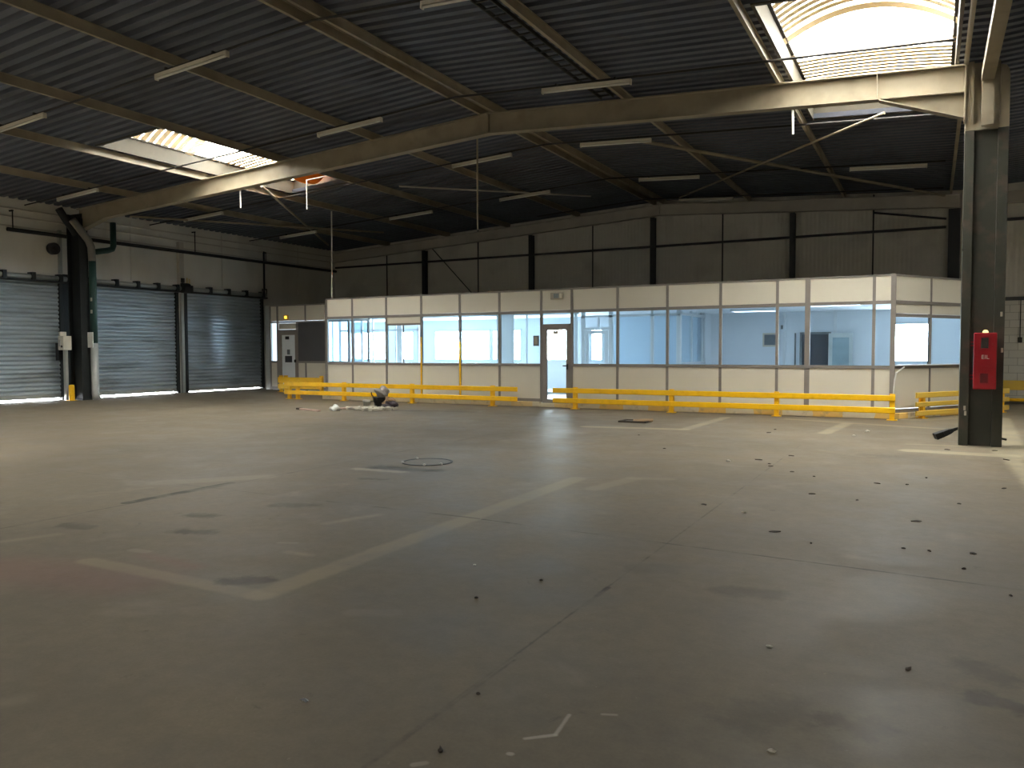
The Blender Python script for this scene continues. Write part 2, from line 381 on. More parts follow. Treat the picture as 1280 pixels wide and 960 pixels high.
# ------------------------------------------------------------------ setting out (metres; camera stands at x=0, y=0)
XW, YB = -22.3, 25.8            # left wall, back wall
XRIDGE, ZR, SL = -8.06, 6.34, .0567
def zb(x):                      # top of the rafters = underside of the purlins
    return ZR - SL*abs(x-XRIDGE) if x < .65 else ZR - SL*abs(.65-XRIDGE) + SL*(x-.65)
PH = .17                        # purlin height
YF = 14.1                       # portal frame in view
SKY = [(-16.27, -13.97, 11.1, 17.1), (-2.2, .25, 11.1, 17.1)]                     # in view
SKY_ADDED = [(4.2, 5.6, 14.6, 17.1), (-16.27, -13.97, -2.7, 3.3), (-2.2, .25, -9.0, -6.6)]  # unseen skylights, added to let more daylight into the hall

# ---- floor (rises a little towards the loading doors)
f = MB(); xs = [-22.5, -21.6, -20.2, -18.6, -17.2, -13, -6, 0, 9.7]
def zf(x): 
    t = max(0, min(1, (-17.2-x)/4.4)); return .11*t*t*(3-2*t)
xs = [-22.5]+[-21.8+i*.5 for i in range(10)]+[-16.5, -9, 0, 9.7]
for a, c in zip(xs, xs[1:]):
    f.add([(a, -9.2, zf(a)), (c, -9.2, zf(c)), (c, 26, zf(c)), (a, 26, zf(a))], [(0, 1, 2, 3)])
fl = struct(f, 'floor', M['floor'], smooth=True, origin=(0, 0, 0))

# ---- ceiling: trapezoidal deck, ribs run up the slope
prof = []; per = .25; y = -9.2
while y < 26.05:
    prof += [(y, 0), (y+.12, 0), (y+.145, .09), (y+.225, .09)]; y += per
prof = [p for p in prof if p[0] <= 26.1]
dk = MB()
def deck(x0, x1, y0, y1):
    pr = [p for p in prof if y0 <= p[0] <= y1]
    vs = []; n = len(pr)
    for yy, h in pr: vs.append((x0, yy, zb(x0)+PH+h))
    for yy, h in pr: vs.append((x1, yy, zb(x1)+PH+h))
    dk.add(vs, [(i, i+1, n+i+1, n+i) for i in range(n-1)])
def strip(x0, x1, holes):
    ys = -9.2
    for a, c in sorted(holes):
        deck(x0, x1, ys, a+.12); ys = c-.12
    deck(x0, x1, ys, 26.1)
cuts = [-22.4, -16.27, -13.97, XRIDGE, -2.2, .25, .65, 4.2, 5.6, 9.6]
for a, c in zip(cuts, cuts[1:]):
    strip(a, c, [(s[2], s[3]) for s in SKY+SKY_ADDED if abs(s[0]-a) < .01])
struct(dk, 'ceiling', M['deck'], origin=(0, 0, 6))

# ---- walls
def wall(name, boxes, m): 
    w = MB()
    for b_ in boxes: w.box(*b_)
    return struct(w, name, m)
DOORS = [(10.6, 13.92), (14.74, 17.88), (18.22, 21.66)]
ZD = 3.5
bx = [(XW-.2, XW, -9.2, DOORS[0][0], 0, 7), (XW-.2, XW, DOORS[0][1], DOORS[1][0], 0, 7), (XW-.2, XW, DOORS[1][1], DOORS[2][0], 0, 7), (XW-.2, XW, DOORS[2][1], 26, 0, 7)]
bx += [(XW-.2, XW, a, c, ZD, 7) for a, c in DOORS]
wl = wall('wall_left', bx, M['clad'])
t = MB()
for z in (4.93, 5.2, 5.42): t.box(XW, XW+.05, 4, 25.75, z, z+.035)
struct(t, 'trim_1', M['steel_dim'])
t = MB()
for y_ in (11.7, 16.2, 19.8, 23.6): t.box(XW, XW+.012, y_, y_+.015, 3.75, 5.6)
struct(t, 'trim_2', M['steel_dim'])

WIN = [(-21.1, -19.62), (-18.95, -18.25), (-17.2, -14.74), (-14.6, -13.41), (-12.4, -11.47), (-10.6, -10.2), (-.97, -.03)]
WZ = (1.17, 2.24)
DOOR_IN = (-3.56, -2.77)
bx = [(-22.5, 9.7, YB, YB+.2, 2.24, 7)]
edges = []
for a, c in WIN: bx.append((a, c, YB, YB+.2, 0, WZ[0]))
xs = [-22.5]+[v for w_ in WIN for v in w_]+[9.7]
for a, c in zip(xs[::2], xs[1::2]): bx.append((a, c, YB, YB+.2, 0, 2.24))
wb = wall('wall_back', bx, M['ribclad'])
for x0_, x1_ in ((1.4, 9.7),):
    struct(MB().box(x0_, x1_, YB-.03, YB, 0, 2.85), 'wall_back_blockwork', M['block'])
    struct(MB().box(x0_-.5, x1_, YB-.07, YB, 2.85, 2.95), 'trim_3', M['dark_post'])
t = MB()
for x_ in (-19.56, -15.26, -10.58, -6.05, -1.6): t.box(x_-.022, x_+.022, YB-.02, YB, 3.0, 6.1)
struct(t, 'trim_4', M['dark_post'])
wall('wall_right', [(9.5, 9.7, -9.2, 26, 0, 7.2)], M['clad'])
wall('wall_front', [(-22.5, 9.7, -9.4, -9.2, 0, 7.2)], M['clad'])

# ---- skylights
def skylight(k, s, full=True):
    x0, x1, y0, y1 = s
    zc = lambda x: zb(x)+PH
    cb = MB(); h = .36
    for xx, sgn in ((x0, -1), (x1, 1)):
        cb.box(min(xx, xx+sgn*.05), max(xx, xx+sgn*.05), y0-.05, y1+.05, zc(xx)-.02, zc(xx)+h)
        cb.box(min(xx, xx-sgn*.05), max(xx, xx-sgn*.05), y0, y1, zc(xx)+h-.03, zc(xx)+h)
    for yy, sgn in ((y0, -1), (y1, 1)):
        lo, hi = min(yy, yy+sgn*.05), max(yy, yy+sgn*.05)
        cb.prism([(x0, lo, zc(x0)-.02), (x1, lo, zc(x1)-.02), (x1, lo, zc(x1)+h), (x0, lo, zc(x0)+h)], (0, hi-lo, 0))
    w = struct(cb, 'window_%d' % k, M['curb'])
    n = 16
    def arc(u, dz=0, sag=.40):
        x = x0+(x1-x0)*u; return x, zc(x)+h+sag*(1-(2*u-1)**2)+dz
    def sheet(ya, yb, dz=0, th=.006, mb=None, sag=.40):
        mb = mb or MB(); vs = []
        for d in (0, th):
            for i in range(n+1):
                x, z = arc(i/n, dz+d, sag); vs += [(x, ya, z), (x, yb, z)]
        m = 2*(n+1); fs = []
        for i in range(n):
            a = 2*i; fs += [(a, a+1, a+3, a+2), (m+a, m+a+2, m+a+3, m+a+1)]
            fs += [(a, a+2, m+a+2, m+a), (a+1, m+a+1, m+a+3, a+3)]
        fs += [(0, m, m+1, 1), (2*n, 2*n+1, m+2*n+1, m+2*n)]
        return mb.add(vs, fs)
    sheet(y0, y1, .02).build('clear_sheet', M['clear'], w, smooth=False)
    ends = MB()
    for yy in (y0, y1):
        pts = [(arc(i/n)[0], yy, arc(i/n)[1]) for i in range(n+1)]
        ends.prism(pts, (0, .01, 0))
    ends.build('end_panel', M['rib'], w)
    if full:
        rb = MB(); yy = y0+.02
        while yy < y0+2.2:
            sheet(yy, yy+.15, -.03, .02, rb); yy += .2
        sheet(y0+2.28, y0+2.52, -.05, .05, rb)
        rb.build('corrugated_sheet', M['rib'], w)
        rb = MB(); yy = y0+3.5
        while yy < y1-.1:
            sheet(yy, yy+.11, -.03, .02, rb, .05); yy += .17
        rb.build('corrugated_sheet', M['rib'], w)
        gb = MB()
        for yy in (y0+3.12, y0+3.3): sheet(yy, yy+.03, -.04, .05, gb, .03)
        gb.build('glazing_bar', M['barglaze'], w)
    return w
for k, s in enumerate(SKY): skylight(k+1, s)
for k, s in enumerate(SKY_ADDED): skylight(k+3, s, False)  # the added ones, outside the view
# loose orange sheet lying inside the far end of the left skylight, and the wire net along its edge
mb = MB(); nx, ny = 14, 10; vs = []
for j in range(ny+1):
    for i in range(nx+1):
        u, v_ = i/nx, j/ny; x = -15.75+1.65*u; y_ = 15.5+1.5*v_
        z = zb(x)+PH+.14+.10*math.sin(3.1*u*PI+v_*2)+.06*math.sin(5*v_+u*4)+.1*(1-(2*u-1)**2)
        vs.append((x, y_, z))
mb.add(vs, [(j*(nx+1)+i, j*(nx+1)+i+1, (j+1)*(nx+1)+i+1, (j+1)*(nx+1)+i) for j in range(ny) for i in range(nx)])
o = mb.build('plastic_sheet', M['orange'], smooth=True); o.modifiers.new('thick', 'SOLIDIFY').thickness = .004
tag(o, 'loose orange plastic sheet caught in the far end of the left skylight', 'sheet')
net = MB()
for i in range(16): 
    y_ = 12.9+i*.075; net.tube([(-16.1, y_, zb(-16.1)+PH+.30), (-15.5, y_+.1, zb(-15.5)+PH+.42)], .006, 5)
for i in range(6):
    x = -16.1+i*.11; net.tube([(x, 12.9, zb(x)+PH+.30+.02*i), (x, 14.05, zb(x)+PH+.30+.02*i)], .006, 5)
tag(net.build('wire_net', M['steel']), 'strip of wire netting along the lower edge of the left skylight', 'net')

# ------------------------------------------------------------------ roof steel
def ibeam_y(x, z, y0, y1, h, w, t=.012, mb=None):
    mb = mb or MB()
    mb.box(x-w/2, x+w/2, y0, y1, z, z+t).box(x-w/2, x+w/2, y0, y1, z+h-t, z+h).box(x-t/2, x+t/2, y0, y1, z+t, z+h-t)
    return mb
for x, lab in [(-19.3, 'beige roof purlin between the left wall and the left skylight'),
               (-16.43, 'beige roof purlin along the lower edge of the left skylight'),
               (-13.80, 'beige roof purlin along the upper edge of the left skylight'),
               (-11.0, 'beige roof purlin midway between the left skylight and the ridge pair'),
               (-8.22, 'left one of the two beige purlins running side by side at the roof ridge'),
               (-7.88, 'right one of the two beige purlins running side by side at the roof ridge'),
               (-5.12, 'beige roof purlin with a cable ladder beside it, first right of the ridge pair'),
               (-2.35, 'beige roof purlin along the left edge of the right skylight'),
               (.42, 'beige roof purlin along the right edge of the right skylight')]:
    o = ibeam_y(x-.027, zb(x), -9.1, 25.7, PH, .056).build('roof_purlin', M['steel']); tag(o, lab, 'purlin', 'purlins under the roof deck')

# portal rafter across the hall
def rafter(y, m, label, haunch=True, depth=.42, x0=-21.6, x1=.37, w=.19):
    r = empty('roof_rafter', (XRIDGE, y, zb(XRIDGE)-depth), label, 'rafter')
    tp = lambda x: ZR-SL*abs(x-XRIDGE)
    bt = lambda x: tp(x)-depth
    web = MB()
    lowL = [(x0, y, 4.92), (-20.35, y, bt(-20.35))] if haunch else [(x0, y, bt(x0))]
    lowR = [(x1, y, bt(x1))]
    web.prism([(x0, y-.006, tp(x0))]+[(p[0], y-.006, p[2]) for p in lowL]+[(XRIDGE, y-.006, bt(XRIDGE)), (x1, y-.006, bt(x1)), (x1, y-.006, tp(x1)), (XRIDGE, y-.006, tp(XRIDGE))], (0, .012, 0))
    web.build('web', m, r)
    def flange(name, pts, th=.018, ww=w):
        mb = MB()
        for (xa, za), (xb, zb_) in zip(pts, pts[1:]):
            mb.prism([(xa, y-ww/2, za), (xb, y-ww/2, zb_), (xb, y-ww/2, zb_+th), (xa, y-ww/2, za+th)], (0, ww, 0))
        return mb.build(name, m, r)
    flange('top_flange', [(x0, tp(x0)-.018), (XRIDGE, tp(XRIDGE)-.018), (x1, tp(x1)-.018)])
    flange('bottom_flange', [(p[0], p[2]) for p in lowL]+[(XRIDGE, bt(XRIDGE)), (x1, bt(x1))])
    MB().box(XRIDGE-.012, XRIDGE+.012, y-w/2, y+w/2, bt(XRIDGE), tp(XRIDGE)).build('splice_plate', m, r)
    if haunch:
        hb = MB().prism([(-.82, y-.006, bt(-.82)), (x1, y-.006, bt(x1)), (x1, y-.006, 5.06)], (0, .012, 0))
        hb.prism([(-.82, y-w/2, bt(-.82)-.018), (x1, y-w/2, 5.05), (x1, y-w/2, 5.068), (-.82, y-w/2, bt(-.82))], (0, w, 0))
        hb.build('haunch', m, r)
        st = MB()
        for x in (-.85,): st.box(x-.006, x+.006, y-w/2, y+w/2, bt(x)+.018, tp(x)-.018)
        st.build('stiffener', m, r)
        MB().box(x1, x1+.02, y-w/2, y+w/2, 5.0, tp(x1)).build('end_plate', m, r)
    return r
rafter(YF, M['steel'], 'long beige steel rafter with haunched ends crossing the whole hall')
rafter(25.5, M['steel_dim'], 'grey gable rafter along the top of the back wall', False, .36, -22.2, 9.4 if False else .6)

# far bay bracing, hanging rods
def rod(name, p0, p1, r, m, label, cat, group=None):
    return tag(MB().tube([p0, p1], r, 8).build(name, m), label, cat, group)
def zbr(x): return zb(x)-.05
rod('bracing_tube', (-5.82, 16.94, zbr(-5.82)), (.23, 25.3, zbr(.23)), .04, M['steel'], 'thick roof brace slanting from the far lights towards the dark post behind the right column', 'brace', 'roof braces')
rod('bracing_tube', (-.84, 15.9, zbr(-.84)-.09), (-6.82, 23.55, zbr(-6.82)-.09), .026, M['steel'], 'thin roof brace starting under the far end of the right skylight', 'brace', 'roof braces')
rod('bracing_tube', (-15.68, 15.3, zbr(-15.68)), (-20.58, 23.44, zbr(-20.58)), .035, M['steel'], 'roof brace starting under the far end of the left skylight', 'brace', 'roof braces')
rod('bracing_tube', (-20.9, 15.2, zbr(-20.9)-.08), (-17.2, 22.5, zbr(-17.2)-.08), .03, M['steel'], 'roof brace starting above the left wall and crossing another brace', 'brace', 'roof braces')
rod('bracing_tube', (-12.96, 17.67, zbr(-12.96)), (-9.3, 22.5, zbr(-9.3)), .025, M['steel_dim'], 'faint roof brace passing behind the long drop rod near the ridge', 'brace', 'roof braces')
rod('drop_rod', (-9.24, 15.6, zb(-9.24)+.1), (-9.24, 15.6, 4.28), .022, M['steel'], 'long beige drop rod hanging just left of the roof ridge', 'rod', 'rods hanging from the roof')
rod('drop_rod', (-16.9, 19.43, zb(-16.9)+.1), (-16.92, 19.43, 3.13), .02, M['rod'], 'tall white rod reaching down to the left end of the office roof', 'rod', 'rods hanging from the roof')
rod('drop_rod', (-16.6, 15.42, zb(-16.6)+.2), (-16.6, 15.42, 5.38), .022, M['rod'], 'short bright rod hanging left of the left skylight beyond the rafter', 'rod', 'rods hanging from the roof')
rod('drop_rod', (-2.4, 15.73, zb(-2.4)+.1), (-2.39, 15.73, 5.57), .022, M['rod'], 'short bright rod hanging at the left edge of the right skylight beyond the rafter', 'rod', 'rods hanging from the roof')
rod('drop_rod', (-14.5, 15.72, 5.98), (-14.5, 15.72, 5.21), .014, M['rod'], 'thin pale rod hanging in front of the orange sheet in the left skylight', 'rod', 'rods hanging from the roof')

MB().tube([(-14.5, 15.72, 5.97), (-13.8, 15.72, 6.01)], .012, 6).build('arm', M['rod'], COL.objects[-1])
# cable ladder beside the first purlin right of the ridge
t = empty('cable_ladder', (-5.45, 10.5, zb(-5.4)+.02), 'dark cable ladder hung along the first purlin right of the ridge', 'cable ladder')
MB().box(-5.58, -5.56, 7.5, 14, zb(-5.5)+.02, zb(-5.5)+.08).build('side_rail', M['conduit'], t)
MB().box(-5.34, -5.32, 7.5, 14, zb(-5.5)+.02, zb(-5.5)+.08).build('side_rail', M['conduit'], t)
for i in range(26): MB().box(-5.56, -5.34, 7.6+i*.25, 7.63+i*.25, zb(-5.5)+.03, zb(-5.5)+.05).build('rung', M['conduit'], t)

# fluorescent battens hung from conduits that follow the roof slope
rows = {1: 8.83, 2: 12.75, 3: 16.65, 4: 20.78, 5: 24.2}
word = {1: 'nearest to the camera', 2: 'just in front of the rafter', 3: 'just beyond the rafter', 4: 'in the middle of the far bay', 5: 'nearest the back wall'}
ext = {1: (-22, .2), 2: (-22, .2), 3: (-22, .2), 4: (-22, .2), 5: (-12, .2)}
for k, y_ in rows.items():
    x0, x1 = ext[k]; z = lambda x: zb(x)-.03
    mb = MB().tube([(x0, y_+.05, z(x0)), (XRIDGE, y_+.05, z(XRIDGE)), (x1, y_+.05, z(x1))], .02, 8)
    tag(mb.build('lighting_conduit', M['conduit']), 'dark conduit along the light row '+word[k], 'conduit', 'conduits under the roof')
def batten():
    t = empty('fluorescent_batten', (0, 0, 0), 'x', 'light fixture', 'unlit fluorescent battens under the roof')
    h = MB().prism([(-.82, -.038, .02), (-.82, .038, .02), (-.82, .022, -.025), (-.82, -.022, -.025)], (1.64, 0, 0)).build('housing', M['light'], t)
    for s in (-1, 1): MB().box(s*.825-.01, s*.825+.01, -.034, .034, -.072, .02).build('end_cap', M['light'], t)
    MB().tube([(-.81, 0, -.05), (.81, 0, -.05)], .019, 10).build('tube', M['tube'], t, smooth=True)
    for s in (-.55, .55): MB().box(s-.015, s+.015, -.05, .05, .02, .07).build('hanging_clip', M['conduit'], t)
    return t
FIX = [(1, -10.56, 'second from the left wall in the row nearest the camera'), (1, -15.3, 'cut by the left picture edge in the row nearest the camera'), (1, -5.25, 'only its tip showing at the top picture edge'),
       (2, -10.6, 'between the left skylight and the ridge, in front of the rafter'), (2, -5.37, 'right of the ridge, in front of the rafter'), (2, -19.6, 'close to the left wall, in front of the rafter'),
       (3, -9.75, 'behind the long drop rod just left of the ridge'), (3, -6.3, 'just right of the ridge, first beyond the rafter'), (3, -19.5, 'close to the left wall, first beyond the rafter'),
       (4, -10.7, 'left of the ridge in the middle of the far bay'), (4, -6.33, 'right of the ridge in the middle of the far bay'), (4, -1.0, 'near the dark right column in the far bay'), (4, -14.8, 'over the left end of the office in the far bay'), (4, -19.6, 'near the left wall beside the tall white rod'),
       (5, -6.2, 'farthest one, close to the back wall under the ridge')]
proto = batten()
for i, (k, x, lab) in enumerate(FIX):
    loc = (x, rows[k], zb(x)-.10); a = math.atan(SL)*(-1 if x < XRIDGE else 1)
    lab = 'unlit fluorescent batten '+lab
    if i == 0: proto.location = loc; proto.rotation_euler = (0, a, 0); proto['label'] = lab
    else: dup(proto, loc, (0, a, 0), lab)

# ------------------------------------------------------------------ right column and what hangs on it
cr = empty('steel_column', (.68, 14.2, 0), 'big dark green-grey steel column with beige head and scuffed foot', 'column')
MB().box(.39, .52, 14.08, 14.36, 0, 4.86).build('flange', M['column'], cr, bevel=.006)
MB().box(.83, .97, 14.08, 14.36, 0, 4.86).build('flange', M['column'], cr, bevel=.006)
MB().box(.52, .83, 14.17, 14.20, 0, 4.86).build('web', M['column'], cr)
hd = MB().box(.39, .50, 14.08, 14.36, 4.86, 5.9).box(.85, .97, 14.08, 14.36, 4.86, 5.62).box(.50, .85, 14.18, 14.21, 4.86, 5.9)
hd.prism([(.85, 14.08, 5.62), (.97, 14.08, 5.62), (.955, 14.08, 5.72), (.92, 14.08, 5.78), (.85, 14.08, 5.8)], (0, .28, 0))
tag(hd.build('head', M['steel'], cr), 'beige painted column head')
MB().box(.50, .85, 14.1, 14.18, 4.86, 4.95).build('cap_plate', M['steel'], cr)
MB().box(.385, .40, 14.07, 14.1, 3.02, 3.06).build('clamp', M['black'], cr)
b_ = MB()
for x, z in ((.45, .55), (.46, .47), (.91, 2.0), (.93, 1.45)): b_.box(x, x+.03, 14.074, 14.08, z, z+.07)
b_.build('paint_chip', M['offwhite'], cr)
gb = empty('valley_beam', (.67, 12, 5.56), 'square beige beam running to the top of the right column', 'beam')
MB().box(.59, .76, -9, 14.0, 5.57, 5.72).build('box_section', M['steel'], gb)
MB().box(.60, .76, 13.98, 14.06, 4.9, 5.56).build('drop_plate', M['steel'], gb)

# red extinguisher cabinet
xb0, xb1, yb0, z0, z1 = .56, .865, 13.86, .89, 1.75
rc = empty('extinguisher_cabinet', ((xb0+xb1)/2, 13.97, z0), 'red fire extinguisher cabinet with two dark windows mounted on the dark column', 'cabinet')
MB().box(xb0+.01, xb1-.01, yb0+.03, 14.08, z0+.01, z1-.01).build('body', M['redlip'], rc, bevel=.012)
dr = MB()
dr.box(xb0, xb1, yb0, yb0+.035, z0, z1)
d_ = dr.build('door', M['red'], rc, bevel=.015)
fr = MB()
for (a, c, e, g_) in [(.655, .755, 1.515, 1.675), (.655, .755, .99, 1.13)]:
    fr.box(a-.012, c+.012, yb0-.008, yb0, e-.012, e).box(a-.012, c+.012, yb0-.008, yb0, g_, g_+.012).box(a-.012, a, yb0-.008, yb0, e, g_).box(c, c+.012, yb0-.008, yb0, e, g_)
fr.build('window_frame', M['redlip'], rc)
tag(MB().box(.655, .755, yb0-.003, yb0, 1.515, 1.675).build('window', M['smoke'], rc), 'black upper window')
tag(MB().box(.655, .755, yb0-.003, yb0, .99, 1.13).build('window', M['smokered'], rc), 'dark red lower window')
rl = MB().box(.645, .765, yb0-.004, yb0, 1.50, 1.506).box(.645, .765, yb0-.004, yb0, .972, .978).box(.62, .80, yb0-.005, yb0, 1.24, 1.247).box(.62, .80, yb0-.005, yb0, 1.185, 1.19)
rl.build('raised_line', M['redlip'], rc)
for z in (1.585, 1.075):
    h = MB()
    h.box(xb0-.035, xb0+.005, yb0+.03, yb0+.07, z-.035, z-.018).box(xb0-.035, xb0+.005, yb0+.03, yb0+.07, z+.018, z+.035)
    h.build('hinge', M['redlip'], rc)
for z in (1.575, 1.075): MB().tube([(.815, yb0-.014, z), (.815, yb0, z)], .016, 12).build('latch', M['redlip'], rc)
MB().lathe([(.035, 0), (.04, .01), (.036, .03), (.026, .045), (.01, .05)], (.715, 13.94, z1-.005), 14).build('lamp', M['amber'], rc, smooth=True)
cu = bpy.data.curves.new('lettering', 'FONT'); cu.body = 'EIL'; cu.size = .085; cu.extrude = .001; cu.align_x = 'CENTER'
cu.materials.append(M['letter'])
tmp = bpy.data.objects.new('lettering', cu); COL.objects.link(tmp); bpy.context.view_layer.update()
me = bpy.data.meshes.new_from_object(tmp.evaluated_get(bpy.context.evaluated_depsgraph_get())); bpy.data.objects.remove(tmp)
lt = bpy.data.objects.new('lettering', me); COL.objects.link(lt); lt.parent = rc
if not me.materials: me.materials.append(M['letter'])
lt.location = Vector((.715, yb0-.004, 1.355))-WL[rc.name]; lt.rotation_euler = (PI/2, 0, 0)

# black plug lying by the column foot with its cable
pg = empty('cable_plug', (.2, 14.75, 0), 'black heavy-duty plug on the floor left of the dark column foot', 'plug')
d = Vector((.86, .25, .38)).normalized(); n_ = Vector((-.25, .86, 0)).normalized(); u_ = d.cross(n_)
c0 = Vector((.07, 14.68, .06))
hb = MB(); 
for (s0, w0, h0), (s1, w1, h1) in zip([(0, .085, .05), (.13, .085, .045), (.24, .05, .04), (.30, .028, .026)], [(.13, .085, .045), (.24, .05, .04), (.30, .028, .026), (.36, .022, .022)]):
    q = []
    for s, w_, h_ in ((s0, w0, h0), (s1, w1, h1)):
        cc = c0+d*s
        q += [cc-n_*w_-u_*h_, cc+n_*w_-u_*h_, cc+n_*w_+u_*h_, cc-n_*w_+u_*h_]
    hb.add(q, [(0, 1, 2, 3), (7, 6, 5, 4), (0, 4, 5, 1), (1, 5, 6, 2), (2, 6, 7, 3), (3, 7, 4, 0)])
hb.build('plug_body', M['black'], pg, bevel=.006)
MB().tube([c0+d*.34, c0+d*.42, c0+d*.5+Vector((0, 0, -.01)), (.75, 14.95, .1), (1.1, 15.1, .02)], .018, 8).build('cable', M['black'], pg, smooth=True)

# ------------------------------------------------------------------ left wall: shutters, column, pipes
def shutter(y0, y1, label, gap):
    zfl = zf(XW)
    r = empty('roller_shutter', (XW, (y0+y1)/2, zfl), label, 'roller shutter', 'roller shutters in the left wall')
    z0 = zfl+gap; zt = 3.52
    cu = MB(); pr = []; z = z0+.1; pitch = .122
    while z < zt:
        for q in range(6):
            a = q/6; pr.append((XW-.06+.05*math.sin(PI*min(1, a*1.15))**.7, z+a*pitch*1.0))
        pr.append((XW-.066, z+pitch*.97)); z += pitch
    n = len(pr); vs = [(x, y0, z_) for x, z_ in pr]+[(x, y1, z_) for x, z_ in pr]
    cu.add(vs, [(i, i+1, n+i+1, n+i) for i in range(n-1)])
    c = cu.build('curtain', M['shutter'], r); 
    MB().box(XW-.08, XW-.02, y0, y1, z0, z0+.11).build('bottom_bar', M['galv'], r)
    for yy in (y0, y1):
        MB().box(XW-.1, XW+.05, yy-.05, yy+.05, zfl, 3.5).build('guide_rail', M['black_steel'], r)
    MB().tube([(XW+.13, y0-.1, 3.60), (XW+.13, y1+.1, 3.60)], .07, 14).build('shaft', M['galv'], r, smooth=True)
    k = 5
    for i in range(k):
        yy = y0+.1+(y1-y0-.2)*i/(k-1); MB().box(XW, XW+.24, yy-.05, yy+.05, 3.5, 3.72).build('bracket', M['black_steel'], r)
    MB().box(XW, XW+.22, y0-.1, y1+.1, 3.47, 3.52).build('lintel_angle', M['black_steel'], r)
    return r
shutter(*DOORS[0], 'grey roller shutter at the left picture edge, left of the tall drainpipe', .055)
shutter(*DOORS[1], 'grey roller shutter directly right of the tall drainpipe', .05)
shutter(*DOORS[2], 'grey roller shutter nearest the office, beside its side door', .03)
for yy, lab in ((18.06, 'black shutter motor above the post between the two right shutters'),):
    t = empty('shutter_motor', (XW+.2, yy, 3.5), lab, 'motor')
    MB().tube([(XW+.2, yy-.12, 3.62), (XW+.2, yy+.14, 3.62)], .17, 18).build('drum', M['black'], t, smooth=False)
    MB().box(XW+.05, XW+.2, yy-.1, yy, 3.8, 3.95).build('switch_box', M['conduit'], t)
    MB().tube([(XW+.1, yy+.18, 3.75), (XW+.1, yy+.18, 3.98)], .012, 6).build('stud', M['yellowpale'], t)
    MB().tube([(XW+.1, yy+.28, 3.75), (XW+.1, yy+.28, 3.95)], .012, 6).build('stud', M['yellowpale'], t)
tag(MB().box(XW, XW+.13, 17.92, 18.1, 3.5, 5.15).build('wall_post', M['yellowpale'] if False else M['steel_dim']), 'dull upright post on the wall above the gap between the two right shutters', 'post')
tag(MB().box(XW, XW+.1, 18.0, 18.1, zf(XW), 3.45).build('door_post', M['galv']), 'slim pale post between the two right shutters', 'post')
t = empty('shutter_isolator', (XW+.08, 21.76, 3.6), 'small box with a black conduit above the right end of the last shutter', 'switch box')
MB().box(XW, XW+.12, 21.68, 21.84, 3.62, 3.85).build('box', M['conduit'], t, bevel=.01)
MB().box(XW+.12, XW+.13, 21.72, 21.78, 3.68, 3.8).build('cover', M['offwhite'], t)
MB().tube([(XW+.05, 21.76, 3.85), (XW+.05, 21.76, 5.25)], .035, 8).build('conduit', M['blackpipe'], t)

# left portal column
cl = empty('portal_column', (-21.75, YF, .09), 'black steel column between the two left shutters carrying the rafter', 'column')
zc0 = zf(-21.8)
MB().box(-22.02, -22.0, YF-.13, YF+.13, zc0, 5.45).build('flange', M['black_steel'], cl)
MB().box(-21.47, -21.45, YF-.13, YF+.13, zc0, 5.3).build('flange', M['black_steel'], cl)
MB().box(-22.0, -21.47, YF-.007, YF+.007, zc0, 5.45).build('web', M['black_steel'], cl)
MB().box(-22.06, -21.42, YF-.16, YF+.16, zc0-.02, zc0+.03).build('base_plate', M['black_steel'], cl)
# cladding pier face behind it is dark painted
tag(MB().box(XW+.003, XW+.03, 13.99, 14.67, zc0, 3.75).build('pier_lining', M['black_steel']), 'black lining plate on the wall pier behind the left column', 'plate')

# drainpipe
dp = empty('drainpipe', (-21.8, 14.42, zc0), 'tall thick drainpipe, green above and grey below, at the left column', 'pipe')
up = [(-21.95, 13.55, 5.45), (-21.93, 13.75, 5.2), (-21.88, 14.05+.25, 4.85), (-21.85, 14.40, 4.62), (-21.84, 14.43, 4.3), (-21.83, 14.43, 1.7)]
MB().tube([(-21.6, 13.5, 5.5), (-21.62, 13.72, 5.2), (-21.6, 13.84, 5.05), (-21.62, 14.0, 4.85)], .1, 14).add([], []).build('top_bend', M['black_steel'], dp, smooth=True)
MB().tube([(-21.34, 13.72, 5.2), (-21.34, 13.95, 4.95), (-21.34, 14.18, 4.68), (-21.34, 14.26, 4.5), (-21.34, 14.28, 4.1)], .103, 16).build('bend', M['dullgrey'], dp, smooth=True)
MB().tube([(-21.34, 14.28, 4.1), (-21.34, 14.28, 1.75)], .1, 16).build('upper_pipe', M['greenpipe'], dp, smooth=True)
MB().tube([(-21.34, 14.28, 1.75), (-21.34, 14.28, .3), (-21.3, 14.3, zc0+.0)], [.105, .105, .12], 16).build('lower_pipe', M['galv'], dp, smooth=True)
MB().tube([(-21.36, 14.97, 5.3), (-21.36, 14.97, 4.62), (-21.36, 14.93, 4.52), (-21.36, 14.8, 4.47), (-21.35, 14.3, 4.36)], .085, 14).build('branch', M['greenpipe'], dp, smooth=True)
ck = MB()
for z in (2.6, 2.95): ck.box(-21.32, -21.25, 14.175, 14.19, z, z+.1)
ck.build('paint_flake', M['offwhite'], dp)
tag(MB().box(-21.45, -21.21, 14.155, 14.17, 1.62, 2.06).build('notice_plate', M['paper']), 'blank white plate fixed on the tall drainpipe', 'plate')
